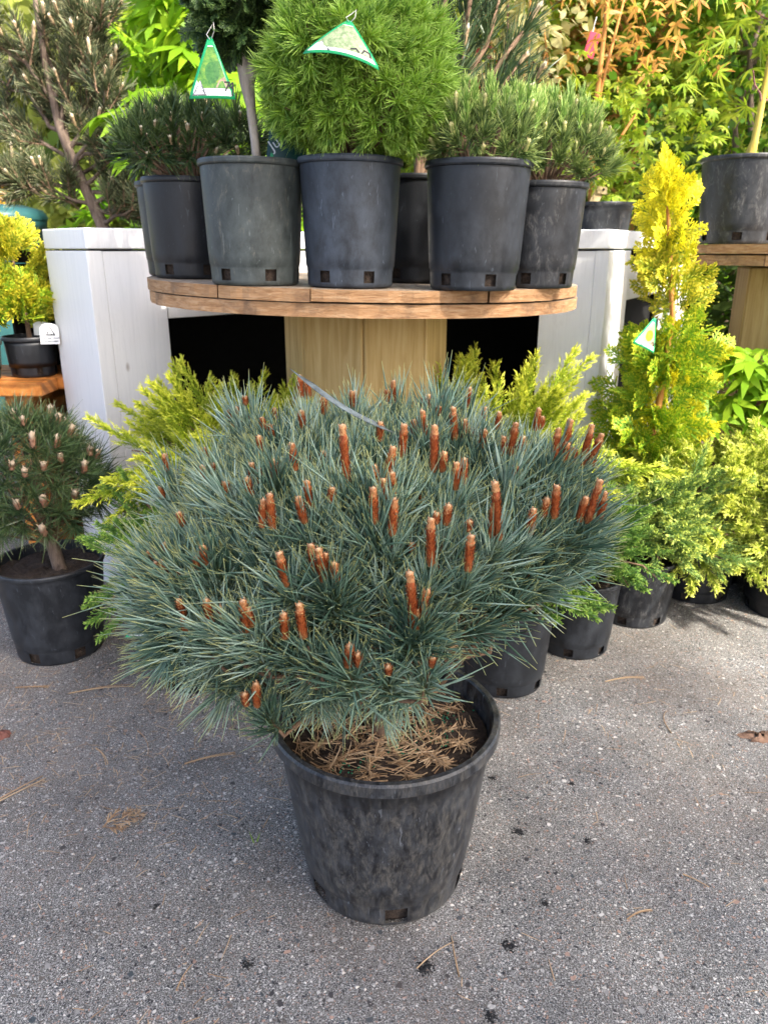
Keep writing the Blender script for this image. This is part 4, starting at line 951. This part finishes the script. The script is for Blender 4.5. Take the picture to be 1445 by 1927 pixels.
gt = Geo(); [gt.add(tube(np.array([q, q + d * .10]), [.0035, .0025], 4)) for q, d in zip(P_, D_)]; gt.build('branches', M['bark_twig'], bg, True, True)
buds(bg, (0, 0, 0), P_[::2] + D_[::2] * .095, unit(D_[::2] + UP * .7), .045, .0055, M['bud_tan'])

# ------------------------------------------------------------------ tags
class Card:
    """thin bent card in its own XY plane (x across, y up), parts lie just proud of it"""
    def __init__(s, name, label, loc, rot, bend=0., group='green edged plant tags', cat='plant tag'):
        s.r = thing(name, label, cat, loc, 0, group); s.r.rotation_euler = rot; s.b = bend
    def z(s, x, y): return s.b * x * x
    def sheet(s, name, xl, xr, y0, y1, mat, off=0., rows=10, cols=8):
        V = []; F = []
        for i in range(rows + 1):
            y = y0 + (y1 - y0) * i / rows; a = xl(y); b = xr(y)
            for j in range(cols + 1): x = a + (b - a) * j / cols; V.append((x, y, s.z(x, y) + off))
        n = cols + 1
        for i in range(rows):
            for j in range(cols): F.append((i * n + j, i * n + j + 1, (i + 1) * n + j + 1, (i + 1) * n + j))
        o = link(name, np_mesh(name, np.array(V), np.array(F), None, True), s.r, mat)
        if off == 0: md = o.modifiers.new('thick', 'SOLIDIFY'); md.thickness = .0007; md.offset = -1
        return o
    def poly(s, name, pts, mat, off=.0008):
        me = bpy.data.meshes.new(name); me.from_pydata([(x, y, s.z(x, y) + off) for x, y in pts], [], [tuple(range(len(pts)))]); return link(name, me, s.r, mat)
    def strokes(s, name, lines, wd, mat, off=.0011):
        V = []; F = []
        for ln in lines:
            for (x0, y0), (x1, y1) in zip(ln[:-1], ln[1:]):
                d = Vector((x1 - x0, y1 - y0)).normalized(); nx, ny = -d.y * wd / 2, d.x * wd / 2; ex, ey = d.x * wd * .3, d.y * wd * .3; k = len(V)
                V += [(x0 - ex + nx, y0 - ey + ny), (x0 - ex - nx, y0 - ey - ny), (x1 + ex - nx, y1 + ey - ny), (x1 + ex + nx, y1 + ey + ny)]; F.append((k, k + 1, k + 2, k + 3))
        return tag(link(name, np_mesh(name, np.array([(x, y, s.z(x, y) + off) for x, y in V]), np.array(F)), s.r, mat), kind='stuff')

def conifer_mark(c, x0, y0, wd, h):
    c.poly('logo_ground', [(x0, y0), (x0 + wd, y0), (x0 + wd * .62, y0 + h)], M['ink_grey'], .0008)
    m = x0 + wd * .52; c.poly('logo', [(x0 + wd * .12, y0 + h * .08), (x0 + wd * .86, y0 + h * .08), (m + wd * .18, y0 + h * .36), (m + wd * .26, y0 + h * .36), (m + wd * .12, y0 + h * .62), (m + wd * .17, y0 + h * .62), (m + wd * .06, y0 + h * .98), (m - wd * .10, y0 + h * .62), (m - wd * .04, y0 + h * .62), (m - wd * .22, y0 + h * .36), (m - wd * .14, y0 + h * .36)], M['card_white'], .0012)

def scribble(c, x0, y0, wd, h, rows=2):
    """small print, too fine to read"""
    ls = []
    for k in range(rows):
        x = x0 + k * wd * .12; y = y0 - k * h * 1.9
        while x < x0 + wd * (1 - .16 * k): w_ = random.uniform(.5, 1.2) * h; ls.append([(x, y), (x + w_ * .3, y + h * random.uniform(.3, 1)), (x + w_ * .6, y), (x + w_, y + h * .5)]); x += w_ * 1.25
    c.strokes('small_print', ls, h * .22, M['ink_pale'])

def tri_tag(label, loc, rot, wd, h, photo, bend=0., digits=None, second=None, taper=1.0):
    c = Card('hanging_tag', label, loc, rot, bend)
    def hw(y): t = y / h; return max(.0035, wd / 2 * (1 - t) ** taper + .004 * t) * (1 if t > .05 else .955)
    c.sheet('card', lambda y: -hw(y), lambda y: hw(y), 0, h, M['card_green'])
    e = .0055
    c.sheet('white_panel', lambda y: -max(.0006, hw(y) - e), lambda y: max(.0006, hw(y) - e), e, h * .86, M['card_white'], .0004)
    c.sheet('printed_photo', lambda y: -max(.0005, hw(y) - e) + (wd * .20 if y < h * .26 else 0) * (1 - max(0, y - h * .17) / (h * .09) if y > h * .17 else 1), lambda y: max(.0005, hw(y) - e), h * .165, h * .84, photo, .0007)
    if second: c.poly('printed_shrub', [(math.cos(a) * wd * .15 + wd * .02, h * .42 + math.sin(a) * h * .18) for a in np.linspace(0, 6.0, 14)], second, .0010)
    if not second or photo is M['photo_green']: c.poly('printed_path', [(wd * .08, h * .175), (wd * .33, h * .175), (wd * .27, h * .36), (wd * .16, h * .30)], M['photo_brown'], .00085)
    conifer_mark(c, -wd / 2 + e * 1.5, e, wd * .30, h * .25)
    scribble(c, -wd * .08, h * .115, wd * .34, h * .028)
    if digits: c.strokes('price', [[(wd * x, h * y) for x, y in ln] for ln in digits], .0030, M['ink'])
    link('tie', mesh_only('tie', [tube([(0, h * .955, .001), (-.006, h * 1.02, .004), (.004, h * 1.12, .008), (.010, h * 1.19, .012), (.010, h * 1.08, .004), (.003, h * .97, -.001)], .0011, 4)]), c.r, M['string'])
    return c
D79 = [[(.27, .27), (.37, .275), (.28, .13)], [(.42, .265), (.36, .21), (.40, .185), (.44, .22), (.435, .27), (.425, .06)]]
tri_tag('green edged triangular tag with 79 written on it, left of the topiary stem', (-.352, 1.752, 1.442), (R(78), 0, R(4)), .098, .118, M['photo_green'], -2.0, D79, M['shrub_print'])
c = tri_tag('curled green edged tag with a shrub photo lying on the ball spruce', (-.078, 1.575, 1.483), (Matrix.Rotation(R(3), 3, 'Z') @ Matrix.Rotation(R(62), 3, 'X') @ Matrix.Rotation(R(-13), 3, 'Z')).to_euler(), .150, .072, M['photo_pale'], -3.5, [[(.10, .22), (.16, .27), (.2, .2)], [(.24, .2), (.26, .3), (.33, .28), (.35, .18)]])
tri_tag('green edged tag with a golden shrub photo hanging on the arborvitae', (.775, 2.30, .870), (Matrix.Rotation(R(20), 3, 'Z') @ Matrix.Rotation(R(80), 3, 'X') @ Matrix.Rotation(R(-24), 3, 'Z')).to_euler(), .088, .095, M['photo_brown'], -3., [[(.2, .24), (.26, .3), (.3, .2)], [(.33, .2), (.36, .3)]], M['photo_gold'])
gtg = tri_tag('green edged tag half hidden under the left side of the blue pine', (-.600, 1.70, .222), (R(40), R(4), R(-4)), .11, .11, M['photo_pale'], -1.)
# edge-on card on top of the blue pine
c = Card('curved_tag', 'pale curved plastic tag seen edge-on on top of the blue pine', (-.066, 1.13, .926), (R(30), 0, 0), 1.3)
c.sheet('card', lambda y: -.092 + y * 3, lambda y: .092 - y * 3, -.002, .011, M['card_back'])
c.r.rotation_euler = (R(8), R(25), R(-26))
# white labels in the bench pots
lb = Card('plant_label', 'white arched label with a mountain mark and black lettering in the black bench pot', (-1.118, 2.595, .848), (R(84), 0, R(6)), 0, 'white plant labels', 'plant label')
arch = [(-.031, 0), (.031, 0), (.031, .052)] + [(.031 * math.cos(a), .052 + .016 * math.sin(a)) for a in np.linspace(.15, math.pi - .15, 9)] + [(-.031, .052)]
lo_ = lb.poly('card', arch, M['card_white'], 0); md = lo_.modifiers.new('thick', 'SOLIDIFY'); md.thickness = .001
lb.poly('mark', [(-.012, .028), (.020, .028), (.004, .058)], M['ink'], .0015)
lb.poly('mark_snow', [(-.006, .0295), (.000, .034), (.003, .030), (.007, .036), (.011, .0295), (.013, .033), (.004, .054), (-.003, .040)], M['card_white'], .0019)
lb.strokes('price', [[(-.026, .045), (-.022, .050), (-.021, .036)], [(-.018, .052), (-.013, .050), (-.017, .043), (-.013, .038), (-.018, .032)]], .0012, M['ink_grey'])
def text(parent, s, size, x, y, mat, z=.0016, shear=0.):
    cu = bpy.data.curves.new('lettering', 'FONT'); cu.body = s; cu.size = size; cu.align_x = 'CENTER'; cu.shear = shear; cu.materials.append(mat)
    o = bpy.data.objects.new('lettering_curve', cu); me = bpy.data.meshes.new_from_object(o); bpy.data.objects.remove(o)
    return_o = link('lettering', me, parent, mat); return_o.location = (x, y, z); return_o['kind'] = 'stuff'; return return_o
text(lb.r, 'Amber Gold', .0105, .004, .0165, M['ink'], shear=.25); text(lb.r, 'Arborvitae', .0105, .004, .0065, M['ink'], shear=.25)
for x, y, z, wd, h, lab in ((-1.305, 2.485, .842, .028, .055, 'plain white label at the left edge in the grey-green bench pot'), (-1.175, 2.665, .870, .05, .045, 'blank grey-white label behind the golden conifer stem on the orange bench')):
    q = Card('plant_label', lab, (x, y, z), (R(82), 0, 0), 0, 'white plant labels', 'plant label'); o = q.poly('card', [(-wd / 2, 0), (wd / 2, 0), (wd / 2, h * .8), (wd * .3, h), (-wd * .3, h), (-wd / 2, h * .8)], M['card_white'], 0); md = o.modifiers.new('thick', 'SOLIDIFY'); md.thickness = .001
dk = Card('plant_label', 'dark green label with white letters behind the topiary stem', (-.225, 1.93, 1.335), (R(80), 0, R(0)), 0, None, 'plant label')
dk.sheet('card', lambda y: -.05 + y * .15, lambda y: .05 - y * .15, 0, .085, M['card_dark'])
dk.poly('stripe', [(-.044, 0.002), (-.034, .002), (-.030, .022), (-.036, .026)], M['card_green'], .0009)
tx = text(dk.r, 'Ju', .034, -.022, .036, M['card_white'], .001); tx.rotation_euler = (0, 0, R(35))
wt = Card('plant_label', 'blank white hanging card at the top right corner beside the yellow trunk', (1.285, 2.62, 1.735), (R(86), 0, 0), 0, None, 'plant label')
o = wt.poly('card', [(-.05, .01), (-.04, 0), (.05, .03), (.05, .17), (-.02, .17)], M['card_white'], 0); md = o.modifiers.new('thick', 'SOLIDIFY'); md.thickness = .001

# ------------------------------------------------------------------ far left: bin and sign
bn = thing('barrel_bin', 'teal plastic barrel bin far behind the left bench', 'bin', (-2.50, 5.25, 0))
V, F = ring_mesh([(.0, .001), (.24, .001), (.26, .05), (.28, .7), (.275, 1.27), (.30, 1.28), (.305, 1.33), (.29, 1.345)], 40); link('drum', np_mesh('drum', V, F, None, True), bn, M['teal'])
V, F = ring_mesh([(.311, 1.325), (.314, 1.345), (.29, 1.385), (.18, 1.415), (.002, 1.425)], 40); link('lid', np_mesh('lid', V, F, None, True), bn, M['teal'])
V = np.array([(-.02 + .26 * math.sin(a), -.292 * math.cos(a), z) for z in (1.16, 1.255) for a in (.1, .25, .4, .55)]); o = link('sticker', np_mesh('sticker', V * np.array([1, 1, 1]), np.array([(0, 1, 5, 4), (1, 2, 6, 5), (2, 3, 7, 6)])), bn, M['card_white'])
sg = thing('road_sign', 'yellow diamond warning sign at the left edge in the distance', 'sign', (-4.50, 9, 0))
dm = link('plate', box_mesh('plate', .62, .01, .62, .01, M['sign']), sg); dm.location = (0, 0, 1.70); dm.rotation_euler = (0, R(45), 0)
link('post', mesh_only('post', [tube([(0, .03, 0), (0, .03, 2.2)], .03, 6)]), sg, M['steel'])
dmk = link('mark', box_mesh('mark', .30, .004, .04, 0, M['ink']), sg); dmk.location = (.06, -.009, 1.70)

# ------------------------------------------------------------------ background shrubs and trees
def tree(name, label, cat, base, h, crown, n, T, size, mat, bark='bark', trunks=1, group=None, low=.25, spread=1.0, tr=.03):
    """tapered trunk(s), limbs to leaf clumps, leaves through the crown's volume"""
    t = thing(name, label, cat, base, 0, group); gt = Geo(); ends = []
    for k in range(trunks):
        top = np.array([rng.normal() * .12 * crown * (trunks > 1), rng.normal() * .1 * crown, h * .8]); c = curve((rng.normal() * .03, 0, 0), top, 7, .04); gt.add(tube(c, np.linspace(tr, tr * .35, 7), 6))
        for j in range(9 // trunks + 2):
            i = rng.integers(2, 7); a = rng.random() * 6.28; e = c[i] + np.array([np.cos(a) * crown * .75, np.sin(a) * crown * .75, rng.uniform(.05, .3) * h]); cc = curve(c[i], e, 5, .06); gt.add(tube(cc, np.linspace(tr * .4, tr * .12, 5), 5)); ends += [cc[2], cc[3], cc[4]]
    gt.build('trunk', M[bark], t, True)
    m = max(20, n // 26); cen = np.stack([rng.normal(size=m) * crown * .55, rng.normal(size=m) * crown * .45, h * (low + (1.02 - low) * rng.random(m))], -1)
    prof = np.sqrt(np.clip(1 - ((cen[:, 2] / h - .55) / .62) ** 2, .15, 1)); cen[:, :2] *= prof[:, None]
    cen = np.concatenate([cen, np.array(ends)]); q = cen[rng.integers(0, len(cen), n)] + rng.normal(size=(n, 3)) * crown * .13 * spread
    q = q[q[:, 2] > .03]; n = len(q)
    D = unit(np.stack([q[:, 0], q[:, 1], -np.full(n, .25) * crown], -1) + rng.normal(size=(n, 3)) * .5 * crown)
    Geo().add(inst(T, q, D, UP + rng.normal(size=(n, 3)) * .6, size * rng.uniform(.7, 1.25, n))).build('crown', mat, t, False, True)
    return t
GB = 'shrubs and trees behind the benches'
tree('leafy_shrub', 'dense green small-leaved shrub behind the right pot maple', 'shrub', (1.98, 4.60, 0), 3.1, .85, 7500, T_oval, .062, M['shrub'], group=GB, low=.08, trunks=3)
tree('yellow_maple', 'yellow-green cut-leaf maple behind the coral bark maple', 'tree', (1.55, 4.75, 0), 2.7, .70, 2600, T_palm, .075, M['maple_y'], 'bark_orange', 2, GB, .3)
tree('orange_maple', 'orange leaved maple high behind the bench, left of the green shrub', 'tree', (1.30, 5.3, 0), 3.3, .50, 2200, T_palm5, .08, M['maple_o'], 'bark', 2, GB, .62)
tree('yellow_maple', 'pale yellow maple behind the variegated shrub', 'tree', (.55, 5.3, 0), 2.9, .7, 3600, T_palm, .08, M['maple_y'], 'bark', 2, GB, .25)
tree('dark_shrub', 'dark green low shrub seen under the right spool top', 'shrub', (2.1, 3.75, 0), 1.25, .45, 2200, T_oval, .085, M['farg'], group=GB, low=.08, trunks=3)
tree('green_tree', 'bright green maple tree in the gap above the left pots', 'tree', (-.95, 4.8, 0), 3.0, .62, 1300, T_palm, .13, M['maple'], 'bark', 2, GB, .3)
tree('dark_conifer', 'dark round shrub behind the golden arborvitae tip', 'shrub', (1.60, 4.35, 0), 1.6, .35, 1500, T_oval, .06, M['farg'], group=GB, low=.35, trunks=2)
FT = 'far trees'
for i, (x, y, h, cw, mt, lab) in enumerate(((-6.6, 13.0, 5.6, 2.3, 'far', 'sunny olive tree at the far left beyond the sign'), (-3.9, 10.5, 4.2, 1.7, 'far', 'soft yellow-green tree in the distance behind the tall pine'), (-2.3, 9.0, 3.6, 1.3, 'far', 'yellow-green tree in the distance above the bench end'),
        (-.3, 8.5, 4.6, 1.7, 'farg', 'green tree in the distance behind the ball spruce'), (1.9, 8.4, 4.4, 1.6, 'far', 'yellowish tree in the distance behind the coral bark maple'), (4.2, 8.8, 5.0, 1.9, 'farg', 'dark green tree in the distance at the right'), (5.6, 11.5, 5.6, 2.4, 'far', 'broad sunny tree at the far right'), (-8.6, 16.5, 7.5, 3.2, 'farg', 'tall green tree on the far left skyline'), (1.0, 13.5, 5.6, 2.4, 'far', 'hazy yellow-green tree farthest behind the table'), (-4.2, 15.5, 6.0, 2.8, 'far', 'pale tree farthest back on the left'))):
    tree('distant_tree', lab, 'tree', (x, y, 0), h, cw, 2600, T_tuft, .17 + .012 * (y - 8), M[mt], 'bark', 1, FT, .03, 1.25, .07)
# added trees out of view, placed and thinned to shade the foreground
GS = 'added unseen shade trees beside the photographer'
def added_shade_tree(label, x, y, z0, z1, cr, n):
    t = thing('added_shade_tree', label, 'tree', (x, y, 0), 0, GS)
    Geo().add(tube(curve((0, 0, 0), (.1, 0, z1 * .7), 6, .02), np.linspace(.14, .05, 6), 8)).build('trunk', M['bark'], t, True)
    q = rvec(n) * rng.random((n, 1)) ** .45 * np.array([cr, cr, (z1 - z0) / 2]) + np.array([0, 0, (z0 + z1) / 2])
    Geo().add(inst(T_tuft, q, rvec(n), None, rng.uniform(.10, .16, n))).build('crown', M['shade'], t, False, True)
added_shade_tree('tall unseen tree added right of the photographer to shade the table', 2.64, -1.86, 1.4, 5.9, 1.75, 1900)
added_shade_tree('lower unseen tree added far right to shade the asphalt', 4.7, .30, .5, 3.5, 1.35, 1100)

# ------------------------------------------------------------------ ground litter
GL = 'dry pine needles and stalks on the asphalt'
def straw(label, x, y, L, ang, bendv=.0, twin=True, wd=.0026):
    t = thing('dry_stalk', label, 'dry stalk', (x, y, .0), R(ang), GL)
    for s in ((-1, 1) if twin else (1,)):
        k = 6; u = np.linspace(0, 1, k); p = np.stack([u * L, bendv * L * np.sin(u * 2.6) + s * .03 * L * u, np.full(k, .0022) + .002 * np.sin(u * 3.1)], -1)
        link('needle', mesh_only('needle', [tube(p, np.linspace(wd * .6, wd * .3, k), 4)]), t, M['dead'])
straw('long pale pair of dry needles below the left black pine pot', -.86, 1.80, .17, 12, .06)
straw('dry needle pair crossing toward the small pot left of the blue pine', -.70, 1.885, .13, -16, .05)
straw('short dry needle pair left of the long pale pair', -1.02, 1.83, .09, 4, -.03)
straw('curled dry needle below the small left pot', -.62, 1.63, .11, -66, .12, False)
straw('forked dry needle pair in the left middle of the asphalt', -.70, 1.56, .08, -55, .08)
straw('long straight dry stalk at the left edge', -.92, 1.27, .23, 52, .02, True, .0034)
straw('dry stalk leaning from the left edge above the long one', -1.03, 1.40, .17, 62, .0, False, .0034)
straw('thin dry needle left of the big pot rim', -.56, 1.72, .14, 42, .03, False)
straw('dry needle under the left needles of the pine', -.47, 1.50, .12, 18, .05)
straw('dry needle pair in front of the big pot', .055, .96, .085, 35, .05, False)
straw('upright dry needle right of the tar spot before the big pot', .125, .945, .08, 92, .02, False)
straw('single dry needle on the right foreground asphalt', .58, 1.165, .05, -42, .0, False)
straw('greenish dry needle low on the right', .44, 1.06, .055, 18, .1)
straw('thin curled needle on the right middle asphalt', .72, 1.62, .10, 70, .18, False)
straw('faint dry needle before the second right pot', .62, 1.86, .12, 8, .08)
straw('dry needle before the left front corner of the frame', -.34, .92, .05, 70, .05, False)
def chip(name, label, x, y, sx, sy, sz, mat, rz):
    t = thing(name, label, 'bark piece', (x, y, 0), rz); n = 22; a = np.linspace(0, 2 * np.pi, n, endpoint=False); rr_ = 1 + .22 * rng.normal(size=n)
    V = np.concatenate([np.stack([np.cos(a) * sx * rr_, np.sin(a) * sy * rr_, np.full(n, .001)], -1), np.stack([np.cos(a) * sx * .8 * rr_, np.sin(a) * sy * .75 * rr_, sz * (1 + .5 * rng.normal(size=n))], -1), np.stack([np.cos(a) * sx * .3, np.sin(a) * sy * .25, sz * (1.2 + .4 * rng.normal(size=n))], -1)])
    F = np.array([(i * n + j, i * n + (j + 1) % n, (i + 1) * n + (j + 1) % n, (i + 1) * n + j) for i in range(2) for j in range(n)]); link('flake', np_mesh('flake', V, F), t, mat)
    link('flake', np_mesh('flake', V * np.array([.6, .5, .8]) + np.array([sx * .5, sy * .8, 0]), F), t, mat)
chip('bark_chip', 'curled brown piece of bark at the right edge', .93, 1.60, .045, .020, .010, M['barkchip'], -.3)
chip('bark_chip', 'reddish bark lump at the left edge', -.955, 1.605, .020, .013, .012, M['barkred'], .2)
# a spray of dead twig, a sprouting grass tuft, a cigarette end
tw = thing('dead_twig', 'small dead twig spray on the left asphalt', 'twig', (-.60, 1.285, .002), R(28), GL)
V, F, A = inst([fan_template(5, 3, .012)], np.zeros((1, 3)), np.array([[1., 0, .05]]), np.array([[0, 0, 1.]]), .10); link('spray', np_mesh('spray', V, F, A), tw, M['dead'])
gr_ = thing('grass_tuft', 'tiny green grass blades growing from the asphalt left of the pot', 'grass', (-.272, 1.245, 0))
for k in range(3): link('blade', mesh_only('blade', [ribbons(np.array([[k * .006, k * .004, 0]]), np.array([[rng.normal() * .3, .3, 1.]]), .035 - k * .008, .003, None, 2, [1, .8, .1])]), gr_, M['grass'])
# tar spots: low irregular blisters of the paving
for i, (x, y, s) in enumerate(((.426, 1.431, .010), (.28, 1.281, .016), (.418, 1.254, .012), (.22, 1.006, .017), (.168, .877, .013), (.07, .964, .018), (-.233, .969, .014), (-.421, 1.091, .009), (.299, 1.097, .010), (.247, 1.45, .013))):
    m = 70; q = rng.normal(size=(m, 2)) * s * np.array([.55, .42]); z_ = s * rng.uniform(.06, .17, m) * np.exp(-np.sum((q / s) ** 2, 1) * .6)
    Vt = (np.concatenate([q, z_[:, None] * .25], 1)[:, None] + (oct_v / .0023)[None] * z_[:, None, None] * np.array([1.5, 1.2, .5]) * (1 + .3 * rng.normal(size=(m, 6, 1)))).reshape(-1, 3)
    o = link('tar_spot', np_mesh('tar_spot', Vt, (of[None] + np.arange(m)[:, None, None] * 6).reshape(-1, 3)), ground, M['tar']); o.location = (x, y, 0); o['kind'] = 'stuff'
# loose grit and small litter
n = 2600; gy = rng.uniform(.72, 2.6, n); gx = rng.uniform(-.75, .75, n) * (gy * .72 + .25); sz_ = .0012 + .0032 * rng.random(n) ** 4
Vb = (np.stack([gx, gy, sz_ * .35], -1)[:, None] + (oct_v / .0023)[None] * sz_[:, None, None] * np.array([1, .8, .6]) * (1 + .3 * rng.normal(size=(n, 6, 1)))).reshape(-1, 3)
A = np.full((n * 6, 3), .5); A[:, 1] = np.repeat(rng.random(n), 6); A[:, 2] = np.repeat(rng.random(n), 6)
tag(link('grit', np_mesh('grit', Vb, (of[None] + np.arange(n)[:, None, None] * 6).reshape(-1, 3), A), None, M['stone']), 'loose grit and tiny stones scattered on the asphalt', 'grit', kind='stuff')
n = 1300; gy = np.where(rng.random(n) < .55, rng.uniform(1.3, 1.98, n), rng.uniform(.8, 2.5, n)); gx = np.where(rng.random(n) < .78, rng.uniform(-1.15, -.25, n), rng.uniform(-.3, 1.2, n)); B = np.stack([gx, gy, np.full(n, .002)], -1)
Geo_l = Geo().add(ribbons(B, np.stack([rng.normal(size=n), rng.normal(size=n), np.zeros(n)], -1), .006 + .05 * rng.random(n) ** 2.5, .0016, rng.normal(size=(n, 3)) * np.array([.15, .15, 0]), 2, [1, 1, .5], UP))
tag(Geo_l.build('needle_debris', M['dead']), 'fine brown needle debris on the asphalt', 'debris', kind='stuff')
